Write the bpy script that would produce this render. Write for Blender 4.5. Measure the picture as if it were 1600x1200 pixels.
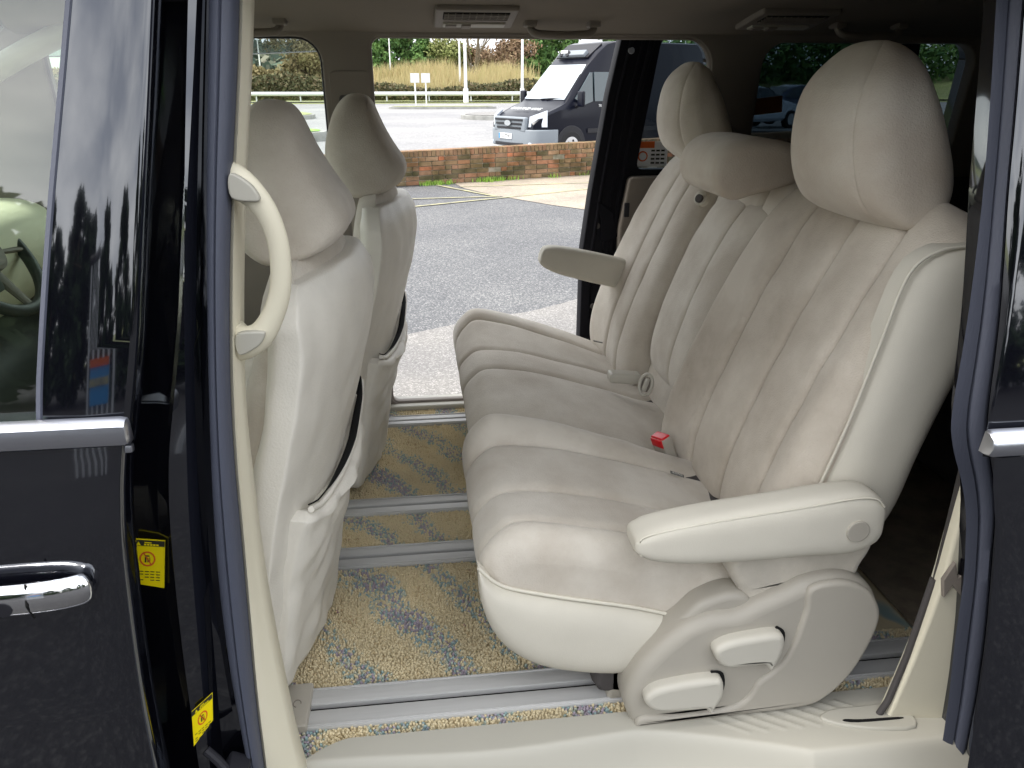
import bpy, bmesh, math, random
from mathutils import Vector, Matrix
from mathutils import noise as mnoise
R = math.radians
random.seed(7)
for o in list(bpy.data.objects): bpy.data.objects.remove(o)
SC = bpy.context.scene
COL = SC.collection

# ------------------------------------------------------------------ camera
cam_d = bpy.data.cameras.new('camera'); cam = bpy.data.objects.new('camera', cam_d); COL.objects.link(cam)
cam_d.sensor_width = 36; cam_d.lens = 27.0; cam_d.clip_start = 0.05; cam_d.clip_end = 2000
cam.location = (0, 0, 1.52); cam.rotation_euler = (R(90-21.4), 0, R(-7))
SC.camera = cam
SC.render.resolution_x = 1024; SC.render.resolution_y = 768

# ------------------------------------------------------------------ light
SUN_EL, SUN_AZ = 56, 272            # azimuth measured like a compass from +Y clockwise
w = bpy.data.worlds.new('World'); SC.world = w; w.use_nodes = True
nt = w.node_tree; nt.nodes.clear()
out = nt.nodes.new('ShaderNodeOutputWorld'); bg = nt.nodes.new('ShaderNodeBackground')
sky = nt.nodes.new('ShaderNodeTexSky'); sky.sky_type = 'NISHITA'; sky.sun_disc = False
sky.sun_elevation = R(SUN_EL); sky.sun_rotation = R(SUN_AZ); sky.dust_density = 3.0; sky.air_density = 1.2
tc = nt.nodes.new('ShaderNodeTexCoord'); mp = nt.nodes.new('ShaderNodeMapping'); mp.inputs['Scale'].default_value = (1, 1, 2.6)
nz = nt.nodes.new('ShaderNodeTexNoise'); nz.inputs['Scale'].default_value = 2.2; nz.inputs['Detail'].default_value = 6; nz.inputs['Roughness'].default_value = .55
cr = nt.nodes.new('ShaderNodeValToRGB'); cr.color_ramp.elements[0].position = .36; cr.color_ramp.elements[1].position = .66
cr.color_ramp.elements[0].color = (5.0, 5.2, 5.7, 1); cr.color_ramp.elements[1].color = (10.6, 10.5, 10.3, 1)
mx = nt.nodes.new('ShaderNodeMix'); mx.data_type = 'RGBA'; mx.inputs[0].default_value = .86
nt.links.new(tc.outputs['Generated'], mp.inputs[0]); nt.links.new(mp.outputs[0], nz.inputs['Vector'])
nt.links.new(nz.outputs['Fac'], cr.inputs[0]); nt.links.new(sky.outputs[0], mx.inputs[6]); nt.links.new(cr.outputs[0], mx.inputs[7])
nt.links.new(mx.outputs[2], bg.inputs[0]); bg.inputs[1].default_value = .13
nt.links.new(bg.outputs[0], out.inputs[0])
sd = bpy.data.lights.new('sun', 'SUN'); sd.energy = 1.5; sd.angle = R(12); sd.color = (1, .95, .88)
so = bpy.data.objects.new('sun', sd); COL.objects.link(so)
az = R(SUN_AZ); el = R(SUN_EL)
dirv = Vector((math.sin(az)*math.cos(el), math.cos(az)*math.cos(el), math.sin(el)))
so.rotation_euler = dirv.to_track_quat('Z', 'Y').to_euler()
SC.view_settings.view_transform = 'Standard'; SC.view_settings.look = 'None'
SC.view_settings.exposure = 1.44; SC.view_settings.gamma = 1.0
SC.render.engine = 'CYCLES'
SC.cycles.max_bounces = 10; SC.cycles.diffuse_bounces = 6; SC.cycles.transparent_max_bounces = 16

# ------------------------------------------------------------------ materials
MAT = {}
def mat(name, col, rough=.5, spec=.5, metal=0, coat=0, var=0, vscale=6, col2=None, bump=0, bscale=400, bdet=3, sheen=0, alpha=None, sub=0, stretch=None):
    m = bpy.data.materials.new(name); m.use_nodes = True; t = m.node_tree; b = t.nodes['Principled BSDF']
    b.inputs['Base Color'].default_value = (*col, 1); b.inputs['Roughness'].default_value = rough
    b.inputs['Specular IOR Level'].default_value = spec; b.inputs['Metallic'].default_value = metal
    b.inputs['Coat Weight'].default_value = coat; b.inputs['Coat Roughness'].default_value = .02; b.inputs['Coat Tint'].default_value = (.88, .92, 1, 1)
    b.inputs['Sheen Weight'].default_value = sheen
    tcn = t.nodes.new('ShaderNodeTexCoord'); src = tcn.outputs['Object']
    if stretch:
        mpn = t.nodes.new('ShaderNodeMapping'); mpn.inputs['Scale'].default_value = stretch; t.links.new(src, mpn.inputs[0]); src = mpn.outputs[0]
    if var:
        n = t.nodes.new('ShaderNodeTexNoise'); n.inputs['Scale'].default_value = vscale; n.inputs['Detail'].default_value = 5; n.inputs['Roughness'].default_value = .6
        r = t.nodes.new('ShaderNodeValToRGB'); r.color_ramp.elements[0].position = .38; r.color_ramp.elements[1].position = .66
        c2 = col2 or tuple(c*(1-var) for c in col)
        r.color_ramp.elements[0].color = (*col, 1); r.color_ramp.elements[1].color = (*c2, 1)
        t.links.new(src, n.inputs['Vector']); t.links.new(n.outputs['Fac'], r.inputs[0]); t.links.new(r.outputs[0], b.inputs['Base Color'])
    if bump:
        n2 = t.nodes.new('ShaderNodeTexNoise'); n2.inputs['Scale'].default_value = bscale; n2.inputs['Detail'].default_value = bdet
        bp = t.nodes.new('ShaderNodeBump'); bp.inputs['Strength'].default_value = bump; bp.inputs['Distance'].default_value = .002
        t.links.new(src, n2.inputs['Vector']); t.links.new(n2.outputs['Fac'], bp.inputs['Height']); t.links.new(bp.outputs[0], b.inputs['Normal'])
    MAT[name] = m; return m
mat('suede_worn', (.60, .55, .47), .95, .2, var=.2, vscale=5, col2=(.50, .43, .35), bump=.6, bscale=330, bdet=6, sheen=.2)
mat('suede_back', (.59, .535, .455), .97, .15, var=.2, vscale=4.5, col2=(.43, .375, .305), bump=.65, bscale=330, bdet=6, sheen=.15)
mat('suede', (.60, .558, .485), .95, .2, var=.22, vscale=6, col2=(.48, .43, .36), bump=.6, bscale=330, bdet=6, sheen=.25)
mat('suede_side', (.58, .55, .47), .7, .3, var=.06, vscale=7, bump=.15, bscale=500)
mat('suede_dark', (.54, .50, .425), .95, .2, var=.2, vscale=11, bump=.35, bscale=900, sheen=.2)
mat('vinyl', (.72, .69, .615), .5, .35, var=.07, vscale=9, bump=.4, bscale=300, bdet=5)
mat('cover_plastic', (.37, .345, .295), .48, .4, bump=.12, bscale=1400)
mat('lever_plastic', (.47, .45, .39), .4, .4, bump=.08, bscale=1400)
mat('cream_plastic', (.64, .60, .47), .5, .4, bump=.1, bscale=900)
mat('pale_plastic', (.41, .395, .34), .45, .4)
mat('trim_grey', (.20, .175, .15), .6, .3, bump=.15, bscale=900)
mat('mat_brown', (.24, .20, .15), .95, .1, bump=.8, bscale=250, var=.4, vscale=12)
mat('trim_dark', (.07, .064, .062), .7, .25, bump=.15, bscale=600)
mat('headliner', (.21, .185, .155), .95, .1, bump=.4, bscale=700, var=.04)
mat('black_paint', (.004, .004, .006), .06, .9, coat=1, var=.3, vscale=2, bump=.006, bscale=3)
mat('black_satin', (.006, .006, .009), .65, .12)
mat('rubber', (.065, .072, .10), .55, .4, bump=.25, bscale=500, stretch=(1, 1, .15))
mat('rubber_black', (.012, .012, .016), .6, .3)
mat('chrome', (.85, .86, .88), .08, .5, metal=1)
mat('chrome_satin', (.62, .64, .70), .28, .5, metal=1)
mat('aluminium', (.52, .52, .51), .6, .4, metal=.15, bump=.15, bscale=120, stretch=(.06, 1, 1), var=.15, vscale=30)
mat('dark_gap', (.012, .012, .012), .9, .1)
mat('piping', (.62, .59, .50), .9, .2)
mat('red_button', (.62, .012, .02), .3, .5)
mat('tag_dark', (.12, .12, .11), .8, .2)
mat('tag_text', (.55, .54, .5), .8, .2)
mat('yellow_label', (.86, .70, .0), .5, .4)
mat('ink_red', (.65, .12, .02), .6, .3)
mat('ink_dark', (.03, .03, .02), .6, .3)
mat('white_label', (.75, .75, .75), .6, .3)
mat('orange_sticker', (.28, .10, .03), .6, .3)
mat('belt', (.32, .29, .25), .8, .2, bump=.3, bscale=800)
mat('dash_cream', (.80, .78, .62), .7, .3, bump=.2, bscale=500)
mat('dash_dark', (.03, .035, .035), .5, .4)

def glass(name, tint, mixr=None):
    m = bpy.data.materials.new(name); m.use_nodes = True; t = m.node_tree; t.nodes.clear()
    o = t.nodes.new('ShaderNodeOutputMaterial'); tr = t.nodes.new('ShaderNodeBsdfTransparent'); tr.inputs[0].default_value = (*tint, 1)
    gl = t.nodes.new('ShaderNodeBsdfGlossy'); gl.inputs['Roughness'].default_value = .02; gl.inputs[0].default_value = (1, 1, 1, 1)
    fr = t.nodes.new('ShaderNodeFresnel'); fr.inputs[0].default_value = 1.45
    ad = t.nodes.new('ShaderNodeMixShader')
    if mixr:
        mt = t.nodes.new('ShaderNodeMath'); mt.operation = 'ADD'; mt.inputs[1].default_value = mixr; t.links.new(fr.outputs[0], mt.inputs[0]); t.links.new(mt.outputs[0], ad.inputs[0])
    else: t.links.new(fr.outputs[0], ad.inputs[0])
    t.links.new(tr.outputs[0], ad.inputs[1]); t.links.new(gl.outputs[0], ad.inputs[2]); t.links.new(ad.outputs[0], o.inputs[0])
    MAT[name] = m
glass('glass_green', (.86, 1.0, .88), .09)
glass('glass_clear', (.90, .95, .92))
glass('glass_tinted', (.20, .24, .27))
glass('glass_privacy', (.075, .095, .11))
glass('glass_visor', (.42, .46, .48))

# ------------------------------------------------------------------ object helpers
WORLD = {}
def tag(o, label=None, cat=None, group=None, kind=None):
    if label: o['label'] = label
    if cat: o['category'] = cat
    if group: o['group'] = group
    if kind: o['kind'] = kind
    return o
def thing(name, loc, label, cat, group=None):
    o = bpy.data.objects.new(name, None); COL.objects.link(o); o.location = loc; o.empty_display_size = .1
    WORLD[o.name] = Vector(loc); return tag(o, label, cat, group)
def mesh(name, V, F, m, parent=None, ang=35, local=False, mats=None, midx=None, attr=None):
    me = bpy.data.meshes.new(name); me.from_pydata([tuple(v) for v in V], [], F); me.validate(); 
    if mats:
        for k in mats: me.materials.append(MAT[k])
        me.polygons.foreach_set('material_index', midx)
    else: me.materials.append(MAT[m] if isinstance(m, str) else m)
    if attr is not None:
        a = me.attributes.new('rnd', 'FLOAT', 'POINT'); a.data.foreach_set('value', attr)
    if ang is not None:
        me.shade_smooth(); me.set_sharp_from_angle(angle=R(ang))
        for p in me.polygons:
            if len(p.vertices) > 8: p.use_smooth = False
    o = bpy.data.objects.new(name, me); COL.objects.link(o)
    if parent is not None:
        o.parent = parent; pw = WORLD[parent.name]
        if not local: o.location = -pw; WORLD[o.name] = Vector((0, 0, 0))
        else: WORLD[o.name] = Vector((0, 0, 0)); 
    else: WORLD[o.name] = Vector((0, 0, 0))
    return o
class MB:
    "collects shapes into one vertex / face list"
    def __init__(s): s.V = []; s.F = []; s.M = []; s.A = []
    def add(s, V, F, mi=0, a=0.):
        n = len(s.V); s.V += [Vector(v) for v in V]; s.F += [tuple(i+n for i in f) for f in F]; s.M += [mi]*len(F); s.A += [a]*len(V); return s
    def build(s, name, m, parent=None, ang=35, local=False, mats=None, attr=False):
        return mesh(name, s.V, s.F, m, parent, ang, local, mats, s.M if mats else None, s.A if attr else None)
    def box(s, c, d, rot=None, bev=0, seg=2, mi=0, a=0.):
        bm = bmesh.new(); bmesh.ops.create_cube(bm, size=1)
        for v in bm.verts: v.co = Vector((v.co.x*d[0], v.co.y*d[1], v.co.z*d[2]))
        if bev: bmesh.ops.bevel(bm, geom=bm.edges[:], offset=bev, segments=seg, profile=.6, affect='EDGES')
        M = Matrix.Translation(c) @ (rot.to_4x4() if rot is not None else Matrix.Identity(4))
        bm.verts.ensure_lookup_table()
        s.add([M @ v.co for v in bm.verts], [[v.index for v in f.verts] for f in bm.faces], mi, a); bm.free(); return s
    def tube(s, pts, r, n=10, mi=0, cap=True, flat=1.0, up=Vector((0, 0, 1))):
        pts = [Vector(p) for p in pts]; V = []; F = []; k = len(pts)
        for i, p in enumerate(pts):
            t = (pts[min(i+1, k-1)]-pts[max(i-1, 0)]).normalized()
            a = t.cross(up);
            if a.length < 1e-3: a = t.cross(Vector((1, 0, 0)))
            a.normalize(); b = a.cross(t).normalized(); rr = r[i] if isinstance(r, (list, tuple)) else r
            for j in range(n):
                q = 2*math.pi*j/n; V.append(p+a*math.cos(q)*rr+b*math.sin(q)*rr*flat)
        for i in range(k-1):
            for j in range(n): F.append((i*n+j, i*n+(j+1) % n, (i+1)*n+(j+1) % n, (i+1)*n+j))
        if cap: F.append(tuple(range(n-1, -1, -1))); F.append(tuple((k-1)*n+j for j in range(n)))
        return s.add(V, F, mi)
    def disc(s, c, nrm, r, th, n=28, mi=0, bev=.2):
        nrm = Vector(nrm).normalized(); c = Vector(c)
        pts = [c-nrm*th/2, c+nrm*th/2*(1-bev), c+nrm*th/2]
        rr = [r, r, r-th*bev]
        return s.tube(pts, rr, n, mi)
def crom(P, n, closed=False):
    "Catmull-Rom through tuples"
    P = [Vector(p) for p in P]; k = len(P); res = []
    segs = k if closed else k-1
    for i in range(segs):
        p0 = P[(i-1) % k] if (closed or i > 0) else P[0]*2-P[1]
        p1 = P[i]; p2 = P[(i+1) % k]
        p3 = P[(i+2) % k] if (closed or i+2 < k) else P[-1]*2-P[-2]
        for j in range(n):
            t = j/n; res.append(.5*((2*p1)+(p2-p0)*t+(2*p0-5*p1+4*p2-p3)*t*t+(-p0+3*p1-3*p2+p3)*t**3))
    if not closed: res.append(P[-1])
    return res
def lerp_tab(tab, z):
    "tab: list of (x,y,z) descending or ascending in z"
    T = sorted(tab, key=lambda q: q[2])
    if z <= T[0][2]: a, b = T[0], T[1]
    elif z >= T[-1][2]: a, b = T[-2], T[-1]
    else:
        for a, b in zip(T, T[1:]):
            if a[2] <= z <= b[2]: break
    f = (z-a[2])/(b[2]-a[2]); return a[0]+(b[0]-a[0])*f
def slab(mb, poly, place, th, r0, r1=None, seg=5, smooth=0, mi=0):
    """rounded slab: 2D polygon, place(a,b,depth) -> world, thickness th, edge radius r0 on the depth=0 side"""
    if r1 is None: r1 = r0
    P = [Vector((*p, 0)) for p in poly]
    if smooth: P = crom(P, smooth, True)
    n = len(P); area = sum(P[i].x*P[(i+1) % n].y-P[(i+1) % n].x*P[i].y for i in range(n))
    if area < 0: P.reverse()
    N = []
    for i in range(n):
        e = (P[(i+1) % n]-P[i-1]).normalized(); N.append(Vector((-e.y, e.x, 0)))   # inward for ccw
    if n > 24:
        for _ in range(10): N = [(N[i-1]+N[i]*2+N[(i+1) % n])/4 for i in range(n)]
    rings = []
    for k in range(seg+1):
        q = math.pi/2*k/seg; rings.append((r0*(1-math.sin(q)), r0*(1-math.cos(q))))
    for k in range(seg+1):
        q = math.pi/2*k/seg; rings.append((r1*(1-math.cos(q)), th-r1*(1-math.sin(q))))
    V = []; F = []
    for ins, d in rings:
        for i in range(n):
            p = P[i]+N[i]*ins; V.append(place(p.x, p.y, d))
    m = len(rings)
    for k in range(m-1):
        for i in range(n): F.append((k*n+i, k*n+(i+1) % n, (k+1)*n+(i+1) % n, (k+1)*n+i))
    from mathutils.geometry import tessellate_polygon
    for tr in tessellate_polygon([[Vector((p.x, p.y, 0)) for p in P]]):
        F.append(tuple(tr)); F.append(tuple((m-1)*n+i for i in tr))
    return mb.add(V, F, mi)
def usamp(n, p, extra=(), edge=7, lim=.90):
    E0 = (1-lim**p)**(1/p)
    us = [-lim+2*lim*i/n for i in range(n+1)]
    for k in range(1, edge+1):
        e = E0*(1-k/edge); u = (1-e**p)**(1/p); us += [u, -u]
    for u0, wd in extra:
        us += [u0+wd*f for f in (-2, -1.4, -1, -.6, -.3, 0, .3, .6, 1, 1.4, 2)]
    us = sorted(u for u in set(round(u, 5) for u in us) if -1 <= u <= 1); return us
def pillow(name, spine, yc, hw, m, parent, front=None, back=None, width=None, pu=5, pv=5, nu=60, nv=50, useam=(), vseam=(), gd=.009, gw=.0036, shift=None, local=False, rnd=(9, 7), wob=.0015, seed=0):
    """soft body: spine of (x,z,front thickness,back thickness) bottom to top, swept over the width in Y"""
    S = crom([Vector((s[0], s[1], s[2])) for s in spine], 14); Bk = crom([Vector((s[3], 0, 0)) for s in spine], 14)
    L = [0]
    for a, b in zip(S, S[1:]): L.append(L[-1]+math.hypot(b.x-a.x, b.y-a.y))
    LT = L[-1]
    def at(v):
        l = (v+1)/2*LT; i = 0
        while i < len(L)-2 and L[i+1] < l: i += 1
        f = min(1, max(0, (l-L[i])/(L[i+1]-L[i]))); a = S[i].lerp(S[i+1], f); bk = Bk[i].lerp(Bk[i+1], f).x
        i0 = max(i-3, 0); i1 = min(i+4, len(S)-1); t = Vector((S[i1].x-S[i0].x, S[i1].y-S[i0].y)).normalized()
        return a.x, a.y, a.z, bk, t
    gu = gw/hw; gv = gw/(LT/2)
    us = usamp(nu, pu, [(u, gu) for u in useam]); vs = usamp(nv, pv, [(v, gv) for v in vseam])
    V = []; nU = len(us)
    for side in (1, -1):
        for v in vs:
            x, z, hf, hb, t = at(v); wv = width(v) if width else 1; rm = rnd[0] if v < 0 else rnd[1]; wv *= max(.02, 1-abs(v)**rm)**(1/rm)
            ev = max(0, 1-abs(v)**pv)**(1/pv)
            for u in us:
                e = ev*max(0, 1-abs(u)**pu)**(1/pu)
                if side == 1:
                    d = hf+(front(u, v) if front else 0)
                    for u0 in useam: d -= gd*math.exp(-((u-u0)/gu)**2)+gd*.75*math.exp(-((u-u0)/gu/3.5)**2)
                    for v0 in vseam: d -= gd*math.exp(-((v-v0)/gv)**2)+gd*.5*math.exp(-((v-v0)/gv/3.5)**2)
                else: d = hb+(back(u, v) if back else 0)
                y = yc+u*hw*wv
                d += wob*mnoise.noise(Vector((u*hw*14+seed, v*LT*7, side)))*2
                dx, dz = (-t.y*d*e, t.x*d*e) if side == 1 else (t.y*d*e, -t.x*d*e)
                p = Vector((x+dx, y, z+dz))
                if shift: p = shift(p, u, v)
                V.append(p)
    nV = len(vs); n = nU*nV; F = []
    for i in range(nV-1):
        for j in range(nU-1):
            a = i*nU+j; F.append((a, a+nU, a+nU+1, a+1)); F.append((n+a, n+a+1, n+a+nU+1, n+a+nU))
    bm = bmesh.new(); bv = [bm.verts.new(p) for p in V]
    for f in F:
        try: bm.faces.new([bv[i] for i in f])
        except ValueError: pass
    bmesh.ops.remove_doubles(bm, verts=bm.verts[:], dist=.00005); bmesh.ops.recalc_face_normals(bm, faces=bm.faces[:])
    bm.verts.ensure_lookup_table(); bm.verts.index_update()
    o = mesh(name, [v.co.copy() for v in bm.verts], [[v.index for v in f.verts] for f in bm.faces], m, parent, 60, local); bm.free(); return o
def lens(mb, top, bot, y0, th, n=40, m=16, p=3.0, mi=0, yf=None):
    "domed skin between two curves given in XZ, bulging toward -Y from y0+th to y0"
    def rs(P):
        C = crom([Vector((a, b, 0)) for a, b in P], 12); L = [0]
        for a, b in zip(C, C[1:]): L.append(L[-1]+(b-a).length)
        out = []; i = 0
        for k in range(n+1):
            l = L[-1]*(.5-.5*math.cos(math.pi*k/n))
            while i < len(L)-2 and L[i+1] < l: i += 1
            out.append(C[i].lerp(C[i+1], min(1, (l-L[i])/max(1e-9, L[i+1]-L[i]))))
        return out
    T = rs(top); B = rs(bot); V = []; F = []
    for i in range(n+1):
        s = -1+2*(.5-.5*math.cos(math.pi*i/n))
        for j in range(m+1):
            t = math.sin(math.pi*(j/m-.5)); q = B[i].lerp(T[i], (t+1)/2); e = max(0, 1-abs(s)**(p*2))**(1/(p*2))*max(0, 1-abs(t)**p)**(1/p)
            V.append(Vector((q.x, y0+th*(1-e)+(yf(q.x, q.y) if yf else 0), q.y)))
    for i in range(n):
        for j in range(m): a = i*(m+1)+j; F.append((a, a+m+1, a+m+2, a+1))
    return mb.add(V, F, mi)
def bumpf(u, c, wd): return math.exp(-((u-c)/wd)**2)
def text(name, body, size, m, parent, M, extr=.0006):
    c = bpy.data.curves.new('t', 'FONT'); c.body = body; c.size = size; c.extrude = extr; c.align_x = 'CENTER'; c.align_y = 'CENTER'
    o = bpy.data.objects.new('t', c); COL.objects.link(o); dg = bpy.context.evaluated_depsgraph_get(); me = bpy.data.meshes.new_from_object(o.evaluated_get(dg))
    V = [M @ v.co for v in me.vertices]; F = [tuple(p.vertices) for p in me.polygons]
    bpy.data.objects.remove(o); bpy.data.curves.remove(c); bpy.data.meshes.remove(me)
    return mesh(name, V, F, m, parent, None)
def frame(o, xdir, ydir):
    x = Vector(xdir).normalized(); y = Vector(ydir); z = x.cross(y).normalized(); y = z.cross(x)
    M = Matrix.Identity(4)
    for i in range(3): M[i][0] = x[i]; M[i][1] = y[i]; M[i][2] = z[i]; M[i][3] = o[i]
    return M
def tum(z): return .22*max(0, z-1.0)**1.5


# ================================================================== THE PEOPLE CARRIER
car = thing('minivan', (.3, 1.75, 0), 'black people carrier with both sliding doors open and cream carpeted cabin', 'minivan')
FL = .42
# floor pan and carpet -------------------------------------------------
m = MB(); m.box((.55, 1.86, FL-.045), (4.2, 1.54, .06), bev=.01); m.build('floor_pan', 'black_satin', car)
def carpet_mat():
    m = bpy.data.materials.new('carpet'); m.use_nodes = True; t = m.node_tree; b = t.nodes['Principled BSDF']; b.inputs['Roughness'].default_value = .95
    b.inputs['Specular IOR Level'].default_value = .15
    tcn = t.nodes.new('ShaderNodeTexCoord'); at = t.nodes.new('ShaderNodeAttribute'); at.attribute_name = 'rnd'
    # wandering diagonal bands of grey blue and violet tufts
    mp = t.nodes.new('ShaderNodeMapping'); mp.inputs['Rotation'].default_value = (0, 0, R(58)); t.links.new(tcn.outputs['Object'], mp.inputs[0])
    wv = t.nodes.new('ShaderNodeTexWave'); wv.bands_direction = 'Y'; wv.inputs['Scale'].default_value = 2.1; wv.inputs['Distortion'].default_value = 5.0; wv.inputs['Detail'].default_value = 2; wv.inputs['Detail Scale'].default_value = 1.6
    t.links.new(mp.outputs[0], wv.inputs['Vector'])
    n = t.nodes.new('ShaderNodeTexNoise'); n.inputs['Scale'].default_value = 9; n.inputs['Detail'].default_value = 2; t.links.new(tcn.outputs['Object'], n.inputs['Vector'])
    mw = t.nodes.new('ShaderNodeMath'); mw.operation = 'MULTIPLY_ADD'; mw.inputs[1].default_value = .42; t.links.new(wv.outputs['Fac'], mw.inputs[0])
    mn = t.nodes.new('ShaderNodeMath'); mn.operation = 'MULTIPLY'; mn.inputs[1].default_value = .55; t.links.new(n.outputs['Fac'], mn.inputs[0]); t.links.new(mn.outputs[0], mw.inputs[2])
    ma = t.nodes.new('ShaderNodeMath'); ma.operation = 'MULTIPLY_ADD'; ma.inputs[1].default_value = .42; t.links.new(at.outputs['Fac'], ma.inputs[0]); t.links.new(mw.outputs[0], ma.inputs[2])
    r = t.nodes.new('ShaderNodeValToRGB'); r.color_ramp.interpolation = 'LINEAR'
    e = r.color_ramp.elements; e[0].position = .19; e[0].color = (.30, .17, .20, 1)
    e[1].position = .24; e[1].color = (.50, .40, .24, 1)
    for p, c in ((.40, (.64, .55, .36)), (.80, (.65, .56, .37)), (.85, (.50, .50, .40)), (.91, (.32, .42, .40)), (.96, (.27, .38, .40)), (1.0, (.38, .33, .38))):
        q = e.new(p); q.color = (*c, 1)
    t.links.new(ma.outputs[0], r.inputs[0])
    n3 = t.nodes.new('ShaderNodeTexNoise'); n3.inputs['Scale'].default_value = 5; t.links.new(tcn.outputs['Object'], n3.inputs['Vector'])
    hs = t.nodes.new('ShaderNodeHueSaturation'); 
    m2 = t.nodes.new('ShaderNodeMath'); m2.operation = 'MULTIPLY_ADD'; m2.inputs[1].default_value = .5; m2.inputs[2].default_value = .72
    t.links.new(n3.outputs['Fac'], m2.inputs[0]); t.links.new(m2.outputs[0], hs.inputs['Value']); t.links.new(r.outputs[0], hs.inputs['Color']); t.links.new(hs.outputs[0], b.inputs['Base Color'])
    return m
MAT['carpet'] = carpet_mat()
RAILS = [(1.163, .098), (1.655, .082), (1.898, .082), (2.478, .075)]
RX0 = -.275
def inrail(x, y):
    for yr, wd in RAILS:
        if x > RX0-.004 and abs(y-yr) < wd/2+.001: return True
    return False
m = MB(); x = -1.0
V = []; F = []; A = []
SP = .0062
rng = random.Random(3)
def tuft(x, y, h, s):
    n = len(V); q = rng.random()*6.28; lx = rng.uniform(-.5, .5)*s; ly = rng.uniform(-.5, .5)*s; rv = rng.random()
    for k in range(4): V.append((x+math.cos(q+k*1.57)*s*.62, y+math.sin(q+k*1.57)*s*.62, FL-.012))
    for k in range(4): V.append((x+math.cos(q+k*1.57)*s*.5+lx*.6, y+math.sin(q+k*1.57)*s*.5+ly*.6, FL-.012+h*.75))
    V.append((x+lx, y+ly, FL-.012+h))
    for k in range(4):
        F.append((n+k, n+(k+1) % 4, n+4+(k+1) % 4, n+4+k)); F.append((n+4+k, n+4+(k+1) % 4, n+8))
    A.extend([rv]*9)
iy = 0
y = 1.045
while y < 2.585:
    x = -.36+(SP/2 if iy % 2 else 0)
    while x < 1.15:
        # rear right of the seats and under cushions needs no dense pile
        if not inrail(x, y) and not (x > .62 and y > 1.5) and not (y < 1.078 and x > -.17) and not (x > .40 and y > 1.25):
            if not (y < 1.118 and x < -.19 and (x+.19)**2+(y-1.118)**2 > 9): tuft(x+rng.uniform(-.001, .001), y+rng.uniform(-.001, .001), .012+rng.uniform(-.002, .002), SP)
        x += SP
    y += SP*.9; iy += 1
# backing sheet below the pile, everywhere else the carpet itself
n0 = len(V); V += [(-1.6, 1.07, FL-.012), (2.5, 1.07, FL-.012), (2.5, 2.6, FL-.012), (-1.6, 2.6, FL-.012)]; F.append((n0, n0+1, n0+2, n0+3)); A.extend([.4]*4)
cp = mesh('carpet', V, F, 'carpet', car, None, attr=A)
# seat rails ------------------------------------------------------------
for yr, wd in RAILS:
    m = MB(); X1 = 1.9; L = X1-RX0; cx = (X1+RX0)/2+.02
    m.box((cx, yr+wd*.30, FL-.001), (L, wd*.44, .010), bev=.003)
    m.box((cx, yr-wd*.30, FL-.001), (L, wd*.44, .010), bev=.003)
    for s in (-1, 1): m.box((cx, yr+s*wd*.085, FL-.004), (L, .003, .012)); m.box((cx, yr+s*wd*.46, FL+.002), (L, .0035, .010), bev=.001)
    o = m.build('seat_rail', 'aluminium', car)
    g = MB(); g.box((cx, yr, FL-.010), (L, wd*.16, .004)); g.build('rail_slot', 'dark_gap', o)
    c = MB(); c.box((RX0+.012, yr, FL+.006), (.048, wd+.012, .020), bev=.006, seg=3); cc = c.build('end_cap', 'cover_plastic', o)
    t = MB(); q = [(RX0+.012+math.cos(a)*.007, yr+math.sin(a)*.009, FL+.0165) for a in [k*.5 for k in range(10)]]; t.tube(q, .0009, 6); t.build('cap_mark', 'trim_grey', cc)
# near door sill --------------------------------------------------------
def sill_z(x, y):
    z = FL+.004
    if y < 1.06: z -= .10*(1-math.cos(min(1, (1.06-y)/.08)*math.pi))/2*(1 if True else 0)
    return z
V = []; F = []; xs = [-.34+i*.004 for i in range(0, 350)]; ys = [.90+j*.004 for j in range(0, 55)]
for yy in ys:
    for xx in xs:
        edge = 1.079 if xx > -.16 else 1.079-.06*min(1, (-.16-xx)/.10)**1.5
        e2 = min(yy, edge)
        low = 1.040-.018*bumpf(xx, .10, .2)-.085*min(1, max(0, (xx-.35)/.30))**1.2
        z = FL+.006
        d = max(0, low-e2)
        z -= .085*(1-math.exp(-(d/.03)**2)) + .0*d
        if xx > .33: z += .0
        for k in range(9):
            xr = .47+k*.034; q = (xx-xr)-(1.06-e2)*1.5
            if 1.0 < e2 < 1.060: z += .0030*math.exp(-(q/.0035)**2)
        V.append((xx, e2, z))
nx = len(xs)
for j in range(len(ys)-1):
    for i in range(nx-1): a = j*nx+i; F.append((a, a+1, a+nx+1, a+nx))
bm = bmesh.new(); bv = [bm.verts.new(p) for p in V]
for f in F: bm.faces.new([bv[i] for i in f])
bmesh.ops.remove_doubles(bm, verts=bm.verts[:], dist=.0002); bmesh.ops.dissolve_degenerate(bm, dist=.0001, edges=bm.edges[:])
bm.verts.index_update(); V = [v.co.copy() for v in bm.verts]; F = [[v.index for v in f.verts] for f in bm.faces]; bm.free()
mesh('sill_tread', V, F, 'pale_plastic', car, 50)
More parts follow.
